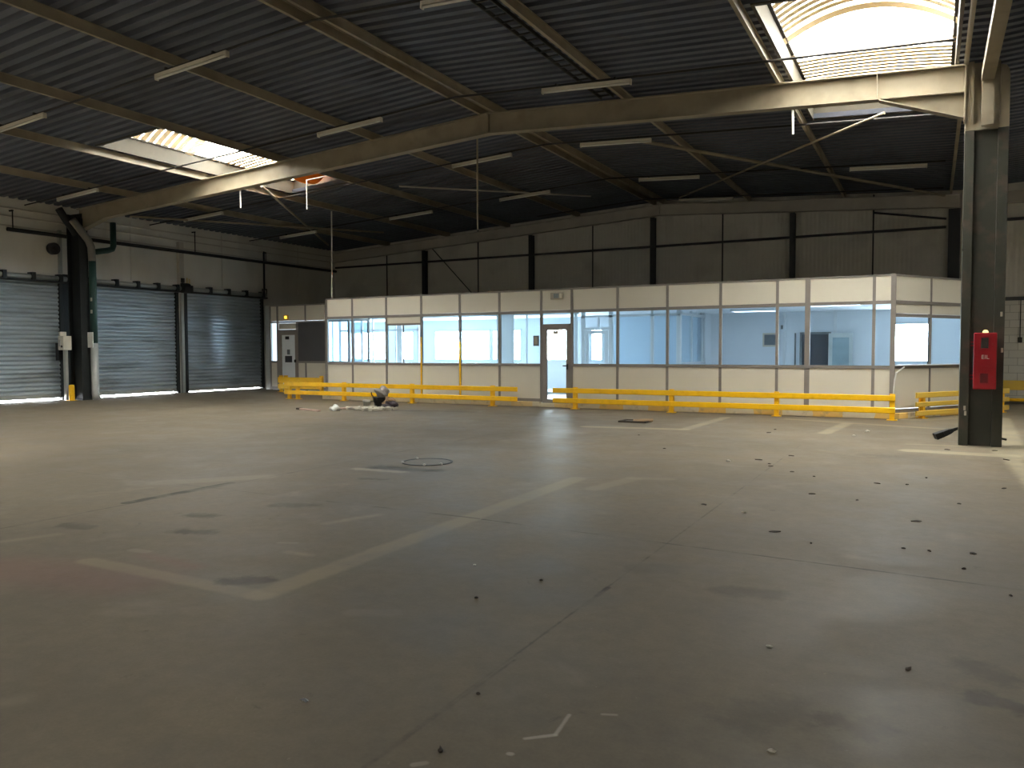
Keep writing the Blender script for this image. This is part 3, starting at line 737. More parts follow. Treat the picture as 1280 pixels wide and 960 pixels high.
# control box with trunking
cb_ = empty('control_box', (-21.85, 13.75, 1.55), 'cream control box on a grey trunking left of the black column', 'control box')
MB().box(-21.97, -21.72, 13.6, 13.85, 1.55, 1.95).build('box', M['offwhite'], cb_, bevel=.015)
MB().box(-21.95, -21.88, 13.62, 13.8, 1.95, 2.07).build('gland', M['offwhite'], cb_)
MB().box(-21.9, -21.84, 13.58, 13.6, 1.65, 1.85).build('cover', M['galv'], cb_, bevel=.005)
MB().box(-21.82, -21.76, 13.59, 13.6, 1.62, 1.68).build('button', M['black'], cb_)
MB().box(-21.9, -21.8, 13.7, 13.78, zc0, 1.55).build('trunking', M['galv'], cb_)
MB().box(-22.15, -21.99, 13.64, 13.8, 1.25, 1.75).build('back_box', M['black'], cb_)
# bollard
bo = empty('bollard', (-21.58, 13.72, zc0), 'short yellow bollard at the foot of the left column', 'bollard')
MB().lathe([(.075, 0), (.08, .02), (.078, .40), (.07, .44), (.05, .45)], (-21.58, 13.72, zc0), 16).build('post', M['yellow'], bo, smooth=False)
MB().box(-21.68, -21.48, 13.62, 13.82, zc0-.01, zc0+.015).build('base_plate', M['yellow'], bo)
# wall pipe
wp = empty('wall_pipe', (-22.15, 19, 4.78), 'long black pipe hung high along the left wall', 'pipe')
MB().tube([(-22.15, 12.4, 4.83), (-22.15, 25.7, 4.84)], .055, 12).build('pipe', M['blackpipe'], wp, smooth=True)
for y_, z in ((12.55, 5.35), (18.55, 5.55), (21.76, 5.2)):
    MB().tube([(-22.15, y_, 4.88), (-22.15, y_, z)], .018, 6).box(-22.29, -22.13, y_-.02, y_+.02, z-.02, z+.02).build('hanger', M['blackpipe'], wp)
# small device high on the wall
t = empty('wall_fan', (-22.2, 13.75, 4.3), 'round dark fan housing on the wall left of the drainpipe bend', 'fan')
MB().tube([(-22.29, 13.7, 4.45), (-22.16, 13.7, 4.45)], .17, 20).build('housing', M['dark_post'], t)
MB().tube([(-22.16, 13.7, 4.45), (-22.12, 13.7, 4.45)], .06, 12).build('hub', M['conduit'], t)
MB().box(-22.29, -22.2, 13.86, 13.94, 3.75, 5.0).build('conduit', M['galv'], t)

# ------------------------------------------------------------------ back wall steel
for x, lab in [(-17.64, 'dark gable post above the third and fourth office panels'), (-12.94, 'dark gable post above the office panel left of the glazed door'), (-8.35, 'gable post directly under the roof ridge'), (-3.87, 'gable post above the right half of the office front'), (.5, 'dark gable post right behind the dark column')]:
    w_ = .16 if x < .4 else .3
    mb = MB().box(x-w_/2, x+w_/2, YB-.2, YB-.185, 3.12, zb(x)-.37).box(x-w_/2, x+w_/2, YB-.03, YB-.015, 3.12, zb(x)-.37).box(x-.008, x+.008, YB-.185, YB-.03, 3.12, zb(x)-.37)
    tag(mb.build('gable_post', M['dark_post']), lab, 'post', 'posts on the back wall')
mb = MB().box(-22.2, .3, YB-.1, YB-.02, 4.96, 5.03)
tag(mb.build('wall_girt', M['dark_post']), 'long dark rail running across the back wall above the office', 'rail')
tag(MB().box(.7, 9.4, YB-.1, YB-.02, 5.05, 5.13).build('wall_girt', M['dark_post']), 'dark rail across the back wall right of the column', 'rail')
tag(MB().box(.7, 9.4, YB-.16, YB-.02, 5.52, 5.85).build('wall_girt', M['steel_dim']), 'wide grey beam high on the back wall right of the column', 'beam')
rod('gable_brace', (-1.6, YB-.12, 5.55), (.3, YB-.12, 5.22), .03, M['dark_post'], 'dark slanting brace on the back wall left of the right column', 'brace')
rod('gable_brace', (-17.3, YB-.1, 5.5), (-15.4, YB-.1, 3.6), .02, M['dark_post'], 'thin dark slanting brace on the back wall above the middle office panels', 'brace')

# pendant switch on the blockwork
t = empty('pendant_switch', (2.14, YB-.1, 1.7), 'small dark switch box on a thin cable against the white blockwork', 'switch')
MB().box(2.09, 2.19, YB-.12, YB-.04, 1.68, 1.83).build('box', M['black'], t, bevel=.01)
MB().tube([(2.14, YB-.07, 1.83), (2.14, YB-.07, 2.85)], .012, 6).build('cable', M['conduit'], t)

# ------------------------------------------------------------------ office cabin
ZT, ZTR, ZSILL, ZB = 3.13, 2.53, 1.15, .17
yf = 18.9
# shell of the cabin
poly = [(-16.7, 18.95), (-.74, 18.95), (1.33, 22.2), (1.33, YB), (-21.35, YB), (-21.35, 21.05), (-16.7, 21.05)]
struct(MB().prism([(x, y, 3.08) for x, y in poly], (0, 0, .03)), 'ceiling_office_roof', M['roofdark'])
struct(MB().prism([(x, y, 2.68) for x, y in poly], (0, 0, .05)), 'ceiling_office', M['officeceil'])
struct(MB().prism([(x, y, 0.0) for x, y in poly], (0, 0, .13)), 'floor_office', M['lino'])
struct(MB().box(-21.4, -21.35, 21.0, YB, 0, 3.1)\
    .box(1.33, 1.38, 22.2, YB, 0, 3.1), 'wall_office_side', M['officewall'])
# inner lining of the back wall with the window openings left free
lin_b = []
xs = [-21.35]+[v for w_ in WIN for v in w_]+[1.33]
lb = MB().box(-21.35, 1.33, YB-.05, YB-.005, WZ[1], 2.7)
for a, c in WIN: lb.box(a, c, YB-.05, YB-.005, .1, WZ[0])
for a, c in zip(xs[::2], xs[1::2]): lb.box(a, c, YB-.05, YB-.005, .1, WZ[1])
struct(lb, 'wall_office_back', M['officewall'])
for k, (a, c) in enumerate(WIN):
    w_ = MB(); z0_, z1_ = WZ; y0_, y1_ = YB-.08, YB+.02
    w_.box(a-.05, c+.05, y0_, y1_-.02-.03, z1_, z1_+.07).box(a-.05, c+.05, y0_, y1_-.05, z0_-.07, z0_)
    w_.box(a-.05, a+.02, y0_, y1_, z0_, z1_).box(c-.02, c+.05, y0_, y1_, z0_, z1_)
    ww = struct(w_, 'window_%d' % (k+7), M['white'])
    MB().box(a, c, YB+.05, YB+.056, z0_, z1_).build('pane', M['inpane'], ww)

def partition_bay(root, p0, d, t0, t1, glassz, uppers=((2.57, 3.09),), lower=True, yellow=None, y_th=.03):
    """panels and pane between two mullions; p0 origin, d unit direction along the wall"""
    n = Vector((-d[1], d[0], 0)); D = Vector((d[0], d[1], 0))
    def slab(za, zb_, m, name, th, a=t0+.03, c=t1-.03):
        cc = p0+D*((a+c)/2)+Vector((0, 0, (za+zb_)/2))
        return MB().obox(cc, D*((c-a)/2), n*th, Vector((0, 0, (zb_-za)/2))).build(name, m, root)
    for za, zb_ in uppers: slab(za, zb_, M['panel'], 'upper_panel', .018)
    if lower: slab(ZB+.04, ZSILL-.07, M['panel'], 'lower_panel', .018)
    if glassz: slab(glassz[0], glassz[1], M['pane'], 'pane', .004)
def frame_bar(mb, p0, d, ta, tb, za, zb_, th=.035):
    D = Vector((d[0], d[1], 0)); n = Vector((-d[1], d[0], 0))
    mb.obox(p0+D*((ta+tb)/2)+Vector((0, 0, (za+zb_)/2)), D*((tb-ta)/2), n*th, Vector((0, 0, (zb_-za)/2)))

# front wall
fp = empty('office_partition', (-8.7, yf, 0), 'long cream and glass front wall of the office with a glazed door', 'partition')
P0 = Vector((0, yf, 0)); DX = (1, 0)
XS = [-16.7, -15.65, -14.36, -13.10, -11.78, -10.5, -9.22, -8.33, -7.06, -5.76, -4.46, -3.16, -2.5, -1.13, -.74]
for a, c in zip(XS, XS[1:]):
    if a == -9.22:
        partition_bay(fp, P0, DX, a, c, (2.2, 2.5), lower=False)
    elif a == -14.36:
        partition_bay(fp, P0, DX, a, c, (ZSILL, 2.26), uppers=((2.57, 3.09), (2.31, 2.49)))
    else:
        partition_bay(fp, P0, DX, a, c, (ZSILL, 2.5))
fm = MB()
for x in XS:
    w_ = .055 if x == -2.5 else .032
    if x == -16.7: x += .03
    frame_bar(fm, P0, DX, x-w_, x+w_, .12, ZT)
frame_bar(fm, P0, DX, XS[0], XS[-1], 3.09, ZT, .036)
frame_bar(fm, P0, DX, XS[0], XS[-1], 2.49, 2.565, .038)
for a, c in ((XS[0], -9.22), (-8.33, XS[-1])):
    frame_bar(fm, P0, DX, a, c, 1.08, ZSILL, .04)
    frame_bar(fm, P0, DX, a, c, .12, ZB+.04, .036)
frame_bar(fm, P0, DX, -14.36, -13.10, 2.25, 2.31, .036)
frame_bar(fm, P0, DX, -13.76, -13.74, ZSILL, 2.25, .02)
fm.build('frame', M['frame'], fp)
ym = MB(); frame_bar(ym, Vector((0, yf-.045, 0)), DX, -13.12, -13.07, .2, 1.9, .006); tag(ym.build('mullion_strip', M['yellow'], fp), 'yellow painted mullion strip')
ym = MB(); frame_bar(ym, Vector((0, yf-.045, 0)), DX, -11.79, -11.74, .2, 1.75, .006); tag(ym.build('mullion_strip', M['yellow'], fp), 'yellow painted mullion strip')
dr = MB()       # glazed door
frame_bar(dr, P0, DX, -9.18, -9.06, .1, 2.16, .03); frame_bar(dr, P0, DX, -8.49, -8.37, .1, 2.16, .03)
frame_bar(dr, P0, DX, -9.06, -8.49, 2.04, 2.16, .03); frame_bar(dr, P0, DX, -9.06, -8.49, .1, .2, .03)
frame_bar(dr, P0, DX, -9.18, -8.37, 2.16, 2.2, .036)
dd = dr.build('door', M['frame'], fp)
g_ = MB(); frame_bar(g_, P0, DX, -9.06, -8.49, .2, 2.04, .005); g_.build('glazing', M['inpane'], dd)
h = MB().box(-8.46, -8.43, yf-.09, yf-.03, 1.0, 1.14).box(-8.56, -8.43, yf-.095, yf-.08, 1.08, 1.11); h.build('handle', M['black'], dd)
MB().box(-8.86, -8.72, yf-.04, yf-.02, 1.93, 2.02).build('door_closer', M['sign'], dd)
# emergency sign over the door, card reader beside it
t = empty('exit_sign', (-8.75, yf-.05, 2.84), 'unlit grey exit sign on the cream panel above the glazed office door', 'sign')
MB().box(-8.93, -8.57, yf-.075, yf-.02, 2.85, 3.03).build('case', M['sign'], t, bevel=.01)
MB().box(-8.83, -8.68, yf-.08, yf-.075, 2.88, 3.0).build('pictogram', M['boardface'], t)
MB().box(-8.66, -8.60, yf-.08, yf-.075, 2.88, 3.0).build('light_strip', M['offwhite'], t)
t = empty('card_reader', (-9.36, yf-.05, 1.6), 'small grey box on the office glass left of the glazed door', 'card reader')
MB().box(-9.44, -9.28, yf-.07, yf-.02, 1.62, 1.9).build('case', M['boardface'], t, bevel=.008)
MB().box(-9.41, -9.31, yf-.074, yf-.07, 1.66, 1.86).build('face', M['sign'], t)
# slanting side wall at the right end
th = math.radians(32); DS = (math.sin(th), math.cos(th)); PS = Vector((-.74, 18.9, 0))
sp = empty('office_partition', (.3, 20.5, 0), 'short slanting side wall of the office behind the dark column', 'partition')
for i in range(3):
    partition_bay(sp, PS, DS, i*1.3, i*1.3+1.3, (ZSILL+.02, 2.22), uppers=((2.57, 3.09), (2.29, 2.49)))
fm = MB()
for i in range(4): frame_bar(fm, PS, DS, i*1.3-.025, i*1.3+.025, .12, ZT, .03)
for a, c in ((3.09, ZT), (2.49, 2.565), (2.21, 2.28), (1.08, ZSILL), (.12, .2)): frame_bar(fm, PS, DS, 0, 3.9, a, c, .036)
fm.build('frame', M['frame'], sp)
fm = MB(); frame_bar(fm, PS+Vector((.02, -.03, 0)), DS, .02, 3.9, ZSILL-.005, ZSILL+.02, .06); tag(fm.build('sill', M['white'], sp), 'white sill strip')
tag(MB().box(-.80, -.70, 18.84, 18.95, 0, ZT+.01).build('corner_post', M['frame'], sp), 'grey corner post')
# recessed wall with the side door at the left end
rp = empty('office_partition', (-19, 21, 0), 'recessed cream office wall with a narrow white door beside the last shutter', 'partition')
PR = Vector((0, 21.0, 0))
for a, c in ((-21.2, -20.82), (-20.82, -19.5), (-19.5, -18.6), (-18.6, -16.75)):
    q = MB(); frame_bar(q, PR, DX, a+.03, c-.03, 2.58, 3.11, .018); q.build('upper_panel', M['panel'], rp)
q = MB(); frame_bar(q, PR, DX, -21.15, -20.87, 1.15, 2.5, .005); q.build('pane', M['pane'], rp)
q = MB(); frame_bar(q, PR, DX, -21.15, -20.87, .2, 1.08, .018); q.build('lower_panel', M['panel'], rp)
q = MB(); frame_bar(q, PR, DX, -20.76, -19.95, 2.28, 2.5, .018); q.build('upper_panel', M['panel'], rp)
q = MB(); frame_bar(q, PR, DX, -18.55, -16.75, 1.15, 2.5, .005); q.build('pane', M['inpane'], rp)
q = MB(); frame_bar(q, PR, DX, -19.85, -18.57, 1.15, 2.52, .02); tag(q.build('infill_panel', M['darkpanel'], rp), 'dark grey infill panel')
q = MB(); frame_bar(q, PR, DX, -19.85, -19.53, .2, 1.08, .018); q.build('lower_panel', M['panel'], rp)
q = MB(); frame_bar(q, PR, DX, -19.47, -16.75, .22, 1.08, .018); q.build('lower_panel', M['panel'], rp)
fm = MB()
for x, w_, a, c in ((-18.57, .03, .1, 3.15), (-20.83, .04, .1, 3.15), (-19.9, .045, .1, 2.55), (-19.5, .03, .1, 1.15), (-19.5, .03, 2.55, 3.15), (-16.72, .03, .1, 3.15), (-21.18, .03, .1, 3.15)):
    frame_bar(fm, PR, DX, x-w_, x+w_, a, c, .033)
frame_bar(fm, PR, DX, -21.2, -16.7, 2.51, 2.57, .035); frame_bar(fm, PR, DX, -21.2, -16.7, 3.11, 3.15, .035)
for a, c in ((-21.2, -20.83), (-19.9, -16.7)): frame_bar(fm, PR, DX, a, c, 1.08, 1.15, .035); frame_bar(fm, PR, DX, a, c, .12, .22, .035)
frame_bar(fm, PR, DX, -20.83, -19.9, 2.16, 2.27, .035)
fm.build('frame', M['frame'], rp)
q = MB(); frame_bar(q, PR, DX, -21.4, -21.21, .05, 3.15, .05); tag(q.build('end_post', M['galv'], rp), 'pale grey end post')
q = MB(); frame_bar(q, PR, DX, -20.78, -20.64, .1, 2.16, .03); frame_bar(q, PR, DX, -20.0, -19.94, .1, 2.16, .03); frame_bar(q, PR, DX, -20.64, -20.0, 2.08, 2.16, .03); frame_bar(q, PR, DX, -20.64, -20.0, .1, .2, .03)
dd = q.build('door', M['frame'], rp)
q = MB(); frame_bar(q, PR, DX, -20.64, -20.0, .2, 2.08, .006); q.build('leaf', M['white'], dd)
MB().box(-20.45, -20.29, 20.96, 20.99, 1.92, 2.03).build('notice', M['black'], dd)
MB().box(-20.38, -20.26, 20.97, 20.99, 1.38, 1.56).build('notice', M['boardface'], dd)
MB().box(-20.48, -20.16, 20.97, 20.99, 1.10, 1.33).build('letter_plate', M['dark_post'], dd)
MB().box(-19.98, -19.95, 20.9, 20.97, 1.1, 1.2).build('handle', M['black'], dd)
t = empty('emergency_lamp', (-20.4, 20.95, 2.62), 'small lit amber emergency lamp above the narrow white door', 'lamp')
MB().box(-20.5, -20.27, 20.93, 20.98, 2.63, 2.79).build('case', M['yellowpale'], t, bevel=.01)
MB().box(-20.44, -20.33, 20.925, 20.93, 2.66, 2.76).build('lens', M['amber2'], t)

PW = Vector((-16.7, 18.94, 0)); DY = (0, 1)
wp_ = empty('office_partition', (-16.7, 19.95, 0), 'glazed return wall at the left end of the office front', 'partition')
partition_bay(wp_, PW, DY, 0, 1.03, (ZSILL, 2.5)); partition_bay(wp_, PW, DY, 1.03, 2.02, (ZSILL, 2.5))
fm = MB()
for t_ in (1.03,): frame_bar(fm, PW, DY, t_-.03, t_+.03, .12, ZT, .03)
for a, c in ((3.09, ZT), (2.5, 2.565), (1.08, ZSILL), (.12, .2)): frame_bar(fm, PW, DY, 0.03, 2.0, a, c, .033)
fm.build('frame', M['frame'], wp_)
# kerb under the front wall
kb = MB().box(-16.75, -9.2, 18.72, 18.86, 0, .13).box(-8.35, -.75, 18.72, 18.86, 0, .13).box(-9.2, -8.35, 18.72, 18.86, 0, .1)
k_ = kb.build('kerb', M['kerb'], bevel=.01); tag(k_, 'low kerb painted in white and yellow blocks under the office front', 'kerb')
nS = Vector((DS[1], -DS[0], 0)); DSv = Vector((DS[0], DS[1], 0))
tag(MB().obox(PS+DSv*1.95+nS*.1+Vector((0, 0, .06)), DSv*1.95, nS*.06, (0, 0, .06)).build('kerb', M['kerb'], bevel=.01), 'low painted kerb under the slanting office side wall', 'kerb')
# white plastic strip leaning at the office corner
mb = MB().tube([(-.71, 18.72, .55), (-.69, 18.68, .85), (-.66, 18.7, 1.0), (-.52, 18.95, 1.12)], .018, 6)
tag(mb.build('plastic_strip', M['paper']), 'bent white plastic strip dangling at the right corner of the office', 'strip')

# glowing ceiling panels, added as a guess to brighten the office
fillm = emit('added_office_glow', (235, 244, 255), 5.)
for x, y_, lab in ((-2.2, 21.6, 'added fill light over the right end of the office'), (-4.6, 23.6, 'added fill light before the grey board in the office'), (-8.0, 20.6, 'added fill light just inside the office right of the glazed door'), (-5.0, 20.8, 'added fill light behind the middle right office panes')):
    t = empty('added_office_light', (x, y_, 2.6), lab, 'ceiling light', 'added office fill lights')
    q = MB().box(x-.62, x+.62, y_-.32, y_-.3, 2.62, 2.68).box(x-.62, x+.62, y_+.3, y_+.32, 2.62, 2.68).box(x-.62, x-.6, y_-.3, y_+.3, 2.62, 2.68).box(x+.6, x+.62, y_-.3, y_+.3, 2.62, 2.68)
    q.build('frame', M['white'], t); MB().box(x-.6, x+.6, y_-.3, y_+.3, 2.635, 2.65).build('diffuser', fillm, t)
# ---- office interior
def inner(name, boxes, m, label, cat, parts=None):
    pass
yi = 22.3
ip = empty('glazed_screen', (-13, yi, .13), 'white framed glass screen inside the left half of the office', 'screen')
fm = MB()
for x, w_ in ((-19.4, .05), (-19.05, .1), (-18.5, .06), (-18.05, .08), (-17.55, .05), (-16.55, .05), (-15.6, .04), (-12.47, .05), (-11.9, .06), (-11.4, .04), (-9.7, .08)):
    fm.box(x-w_/2, x+w_/2, yi-.03, yi+.03, .13, 2.68)
fm.box(-19.5, -9.6, yi-.035, yi+.035, .13, .2).box(-19.5, -9.6, yi-.03, yi+.03, 2.62, 2.68)
fm.box(-19.05, -15.55, yi-.03, yi+.03, 2.2, 2.26)
fm.build('frame', M['white'], ip)
MB().box(-12.45, -11.93, yi-.02, yi+.02, .2, 2.62).build('solid_panel', M['officewall'], ip)
MB().box(-16.5, -16.3, yi-.02, yi+.02, .2, 2.62).build('solid_panel', M['officewall'], ip)
for a, c in ((-19.4, -19.1), (-18.5, -18.1), (-17.5, -16.6), (-16.3, -15.6), (-15.6, -12.5), (-11.85, -9.75)): MB().box(a, c, yi-.004, yi+.004, .2, 2.62).build('pane', M['inpane'], ip)
# middle screen with a door in it
ms = empty('glazed_screen', (-8.0, yi, .13), 'white framed glass screen with a door in the middle of the office', 'screen')
fm = MB()
for x, w_ in ((-9.45, .12), (-8.55, .12), (-7.26, .08), (-6.47, .1)): fm.box(x-w_/2, x+w_/2, yi-.035, yi+.035, .13, 2.68)
fm.box(-9.5, -6.42, yi-.035, yi+.035, 2.5, 2.56).box(-9.4, -8.6, yi-.035, yi+.035, 2.12, 2.2).box(-8.98, -8.92, yi-.03, yi+.03, 2.2, 2.5).box(-9.5, -6.42, yi-.035, yi+.035, .13, 1.1)
fm.build('frame', M['white'], ms)
dm = MB().box(-9.36, -9.26, yi-.05, yi-.02, .2, 2.1).box(-8.72, -8.62, yi-.05, yi-.02, .2, 2.1).box(-9.26, -8.72, yi-.05, yi-.02, 2.0, 2.1).box(-9.26, -8.72, yi-.05, yi-.02, .2, 1.1)
dq = dm.build('door', M['white'], ms); MB().box(-9.26, -8.72, yi-.04, yi-.034, 1.1, 2.0).build('glazing', M['inpane'], dq)
for a, c in ((-8.45, -7.32), (-7.2, -6.54)): MB().box(a, c, yi-.004, yi+.004, 1.1, 2.5).build('pane', M['pane'], ms)
rs = empty('glazed_screen', (-6.45, 23.6, .13), 'glass screen running towards the back inside the right half of the office', 'screen')
fm = MB()
for y_, w_ in ((22.36, .1), (23.55, .07), (24.75, .07), (25.05, .12)): fm.box(-6.49, -6.41, y_-w_/2, y_+w_/2, .13, 2.68)
fm.box(-6.49, -6.41, 22.3, 25.1, .13, 1.14).box(-6.49, -6.41, 22.3, 25.1, 2.52, 2.6)
fm.build('frame', M['white'], rs)
for a, c in ((22.4, 23.5), (23.6, 24.7)): MB().box(-6.455, -6.445, a, c, 1.14, 2.52).build('pane', M['pane'], rs)
struct(MB().box(-6.5, -6.4, 25.1, YB-.05, .1, 2.7).box(-9.4, -6.5, 24.4, 24.5, .1, 2.7), 'wall_office_inner', M['officewall'])
# back door standing open, trunking, board
t = empty('back_door', (-2.8, YB-.1, .13), 'white door standing open beside a doorway painted dark at the back of the office', 'door')
MB().box(-3.56, -2.78, YB-.075, YB-.052, .13, 1.98).build('painted_dark_opening', M['doorshade'], t)  # flat panel coloured dark for the shade inside the doorway
fq = MB().box(-3.62, -3.56, YB-.12, YB-.05, .13, 2.04).box(-3.56, -2.72, YB-.12, YB-.05, 1.98, 2.04)
fq.box(-3.78, -3.74, YB-.09, YB-.05, .13, 2.02); fq.build('door_frame', M['boardface'], t)
lf = MB().box(-2.78, -2.67, YB-.2, YB-.15, .13, 2.0).box(-2.2, -2.1, YB-.2, YB-.15, .13, 2.0).box(-2.67, -2.2, YB-.2, YB-.15, 1.87, 2.0).box(-2.67, -2.2, YB-.2, YB-.15, .13, .9)
l_ = lf.build('leaf', M['silver'], t); MB().box(-2.67, -2.2, YB-.18, YB-.172, .9, 1.87).build('leaf_panel', M['doorpanel'], l_)
t = empty('notice_board', (-4.48, YB-.08, 1.6), 'grey board in a beige frame on the back wall of the office', 'board')
MB().box(-4.74, -4.24, YB-.09, YB-.05, 1.6, 2.03).build('board_frame', M['panel'], t); MB().box(-4.69, -4.29, YB-.095, YB-.09, 1.65, 1.98).build('face', M['boardface'], t)
t = empty('wall_trunking', (-4.1, YB-.08, .2), 'white upright trunking on the office back wall right of the grey board', 'trunking')
MB().box(-4.12, -4.04, YB-.13, YB-.05, .2, 2.67).build('trunking', M['white'], t); MB().box(-4.19, -4.12, YB-.1, YB-.05, 2.15, 2.27).build('socket', M['boardface'], t)
tag(MB().box(-2.66, -2.56, YB-.09, YB-.05, 2.0, 2.67).build('door_trunking', M['white']), 'short white trunking above the open door at the back of the office', 'trunking')
# ------------------------------------------------------------------ barriers
def barrier(label, cat, p0, p1, rails, posts, mats, depth=.07, foot=True, zbase=None, hpost=.56):
    p0, p1 = Vector((*p0, 0)), Vector((*p1, 0)); D = (p1-p0).normalized(); Ln = (p1-p0).length; n = Vector((-D.y, D.x, 0))
    mid = (p0+p1)/2; r = empty('safety_barrier', (mid.x, mid.y, 0), label, cat, 'yellow safety barriers')
    for (za, zb_), m in zip(rails, mats):
        # flat box rail with eased edges
        h_ = zb_-za; q = MB()
        prof_ = [(-.03, 0), (-.04, .012), (-.04, h_-.012), (-.03, h_), (0, h_), (0, 0)]
        a = p0-n*(depth-.03)
        q.prism([a+n*u+Vector((0, 0, za+v_)) for u, v_ in prof_], D*Ln)
        q.build('rail', m, r)
    for s in posts:
        c = p0+D*s; zl = zf(c.x); q = MB()
        q.obox(c+Vector((0, 0, (hpost+zl)/2)), D*.045, n*.008, Vector((0, 0, (hpost-zl)/2)))
        for e in (-1, 1): q.obox(c+n*.04*e+Vector((0, 0, (hpost+zl)/2)), D*.05, n*.006, Vector((0, 0, (hpost-zl)/2)))
        q.obox(c+Vector((0, 0, (hpost+zl)/2)), D*.006, n*.04, Vector((0, 0, (hpost-zl)/2)))
        po = q.build('post', M['yellow'], r)
        if foot: MB().obox(c+Vector((0, 0, zl+.008)), D*.10, n*.08, Vector((0, 0, .008))).build('base_plate', M['yellow'], po)
    return r
R2 = ((.41, .535), (.15, .275)); Y_ = M['yellow']
barrier('long yellow two-rail barrier in front of the left half of the office', 'barrier', (-17.95, 18.4), (-9.67, 18.4), R2, (.15, .5, 2.35, 4.85, 7.5), (Y_, Y_))
barrier('long yellow two-rail barrier in front of the office half right of the door', 'barrier', (-8.62, 18.4), (-.66, 18.4), R2, (.6, 3.12, 5.55, 7.9), (Y_, Y_))
barrier('short yellow barrier in front of the narrow side door, behind the long barrier end', 'barrier', (-20.1, 20.3), (-18.1, 20.3), ((.40, .60), (.20, .36)), (.08, .3, 1.92), (Y_, Y_), hpost=.66)
pb0 = PS+nS*.3+DSv*.3; pb1 = PS+nS*.3+DSv*3.9
barrier('pale worn three-rail barrier along the slanting side wall beside the dark column', 'barrier', (pb0.x, pb0.y), (pb1.x, pb1.y), ((.45, .57), (.26, .36), (.06, .17)), (.3, 1.9, 3.4), (M['yellowpale'], M['yellowpale'], M['yellowpale']))
barrier('yellow barrier before the white blockwork wall right of the dark column', 'barrier', (1.5, 25.0), (5.5, 25.0), ((.40, .66), (.10, .18)), (.1, 2.2, 3.9), (M['yellowpale'], Y_), hpost=.64)

# ------------------------------------------------------------------ rubbish on the floor
def lump(name, m, c, r, sq=(1, 1, 1), amp=.25, seed=0, parent=None, sub=3):
    rnd = random.Random(seed); bm = bmesh.new(); bmesh.ops.create_icosphere(bm, subdivisions=sub, radius=1)
    ph = [(rnd.uniform(2, 5), rnd.uniform(2, 5), rnd.uniform(2, 5), rnd.uniform(0, 6)) for _ in range(5)]
    mb = MB()
    vs = []
    for v in bm.verts:
        d = 1+amp*sum(math.sin(v.co.x*a+v.co.y*b_+v.co.z*c_+e) for a, b_, c_, e in ph)/3
        vs.append((c[0]+v.co.x*r*sq[0]*d, c[1]+v.co.y*r*sq[1]*d, max(c[2]+v.co.z*r*sq[2]*d, .002)))
    mb.add(vs, [tuple(w.index for w in f_.verts) for f_ in bm.faces]); bm.free()
    return mb.build(name, m, parent)
BX, BY = -12.96, 16.75
bk = empty('bucket', (BX, BY, 0), 'black bucket in the rubbish heap before the left barrier', 'bucket')
MB().lathe([(.15, 0), (.155, .01), (.2, .25), (.215, .26), (.215, .28), (.195, .28), (.15, .03)], (BX, BY, 0), 24).build('shell', M['black'], bk, smooth=True)
hp = [(BX+.21*math.cos(a), BY-.03, .25+.16*math.sin(a)) for a in [PI*i/10 for i in range(11)]]
MB().tube([(BX-.21, BY, .25), (BX-.25, BY-.05, .32), (BX-.24, BY-.08, .4)], .012, 6).build('handle', M['black'], bk)
tag(lump('rubbish_sack', M['bag'], (BX+.05, BY, .40), .22, (.85, .8, .68), .3, 3), 'grey plastic sack stuffed in the black bucket', 'sack')
tag(lump('crumpled_card', M['brown'], (-12.50, 16.55, .15), .18, (1, .8, .85), .45, 9, sub=2), 'crumpled brown cardboard right of the bucket', 'cardboard')
tag(lump('rubbish_sack', M['darkbag'], (-12.33, 16.32, .09), .2, (1, .7, .55), .4, 5), 'dark sack slumped in front of the brown cardboard', 'sack')
for x, y_, lab in ((-13.32, 16.55, 'left one of two white pots beside the bucket'), (-13.18, 16.5, 'right one of two white pots beside the bucket')):
    t = empty('plastic_pot', (x, y_, 0), lab, 'pot', 'white pots by the bucket')
    MB().lathe([(.045, 0), (.06, .17), (.064, .175), (.06, .18), (.05, .02)], (x, y_, 0), 14).build('cup', M['paper'], t, smooth=True)
    MB().lathe([(.066, 0), (.066, .015), (.05, .02)], (x, y_, .18), 14).build('rim', M['sign'], t)
rb = MB(); rnd = random.Random(4)
for i in range(150):
    x, y_ = rnd.gauss(-12.72, .27), rnd.gauss(16.0, .17); s = rnd.uniform(.02, .075); a = rnd.uniform(0, 6)
    D = Vector((math.cos(a), math.sin(a), rnd.uniform(-.3, .3))).normalized(); n = Vector((-math.sin(a), math.cos(a), 0)); u = D.cross(n)
    rb.obox((x, y_, s*.4), D*s, n*s*rnd.uniform(.5, .9), u*s*rnd.uniform(.3, .6))
tag(rb.build('plaster_rubble', M['plaster']), 'scatter of white plaster rubble around the bucket', 'rubble', kind='stuff')
st = empty('broken_board', (-13.8, 14.95, 0), 'pale broken board with a dark end lying left of the rubble', 'board')
a0, a1 = Vector((-14.3, 15.08, .03)), Vector((-13.4, 14.85, .02)); D = (a1-a0)/2; n = Vector((-D.y, D.x, 0)).normalized()*.05
MB().obox((a0+a1)/2, D, n, (0, 0, .015)).build('board', M['pink'], st)
MB().obox(a0+D*.12, D*.15, n*1.1, (0, 0, .022)).build('dark_end', M['scrap'], st)
tag(lump('crumpled_paper', M['paper'], (-13.2, 15.2, .06), .11, (1.1, .8, .75), .5, 12, sub=2), 'crumpled white paper left of the rubble', 'paper')
mb = MB().obox((-13.28, 15.75, .03), (.22, .08, .01), (-.04, .09, 0), (0, 0, .012)); tag(mb.build('card_strip', M['pink']), 'faded pink card strip between white paper and rubble', 'card')
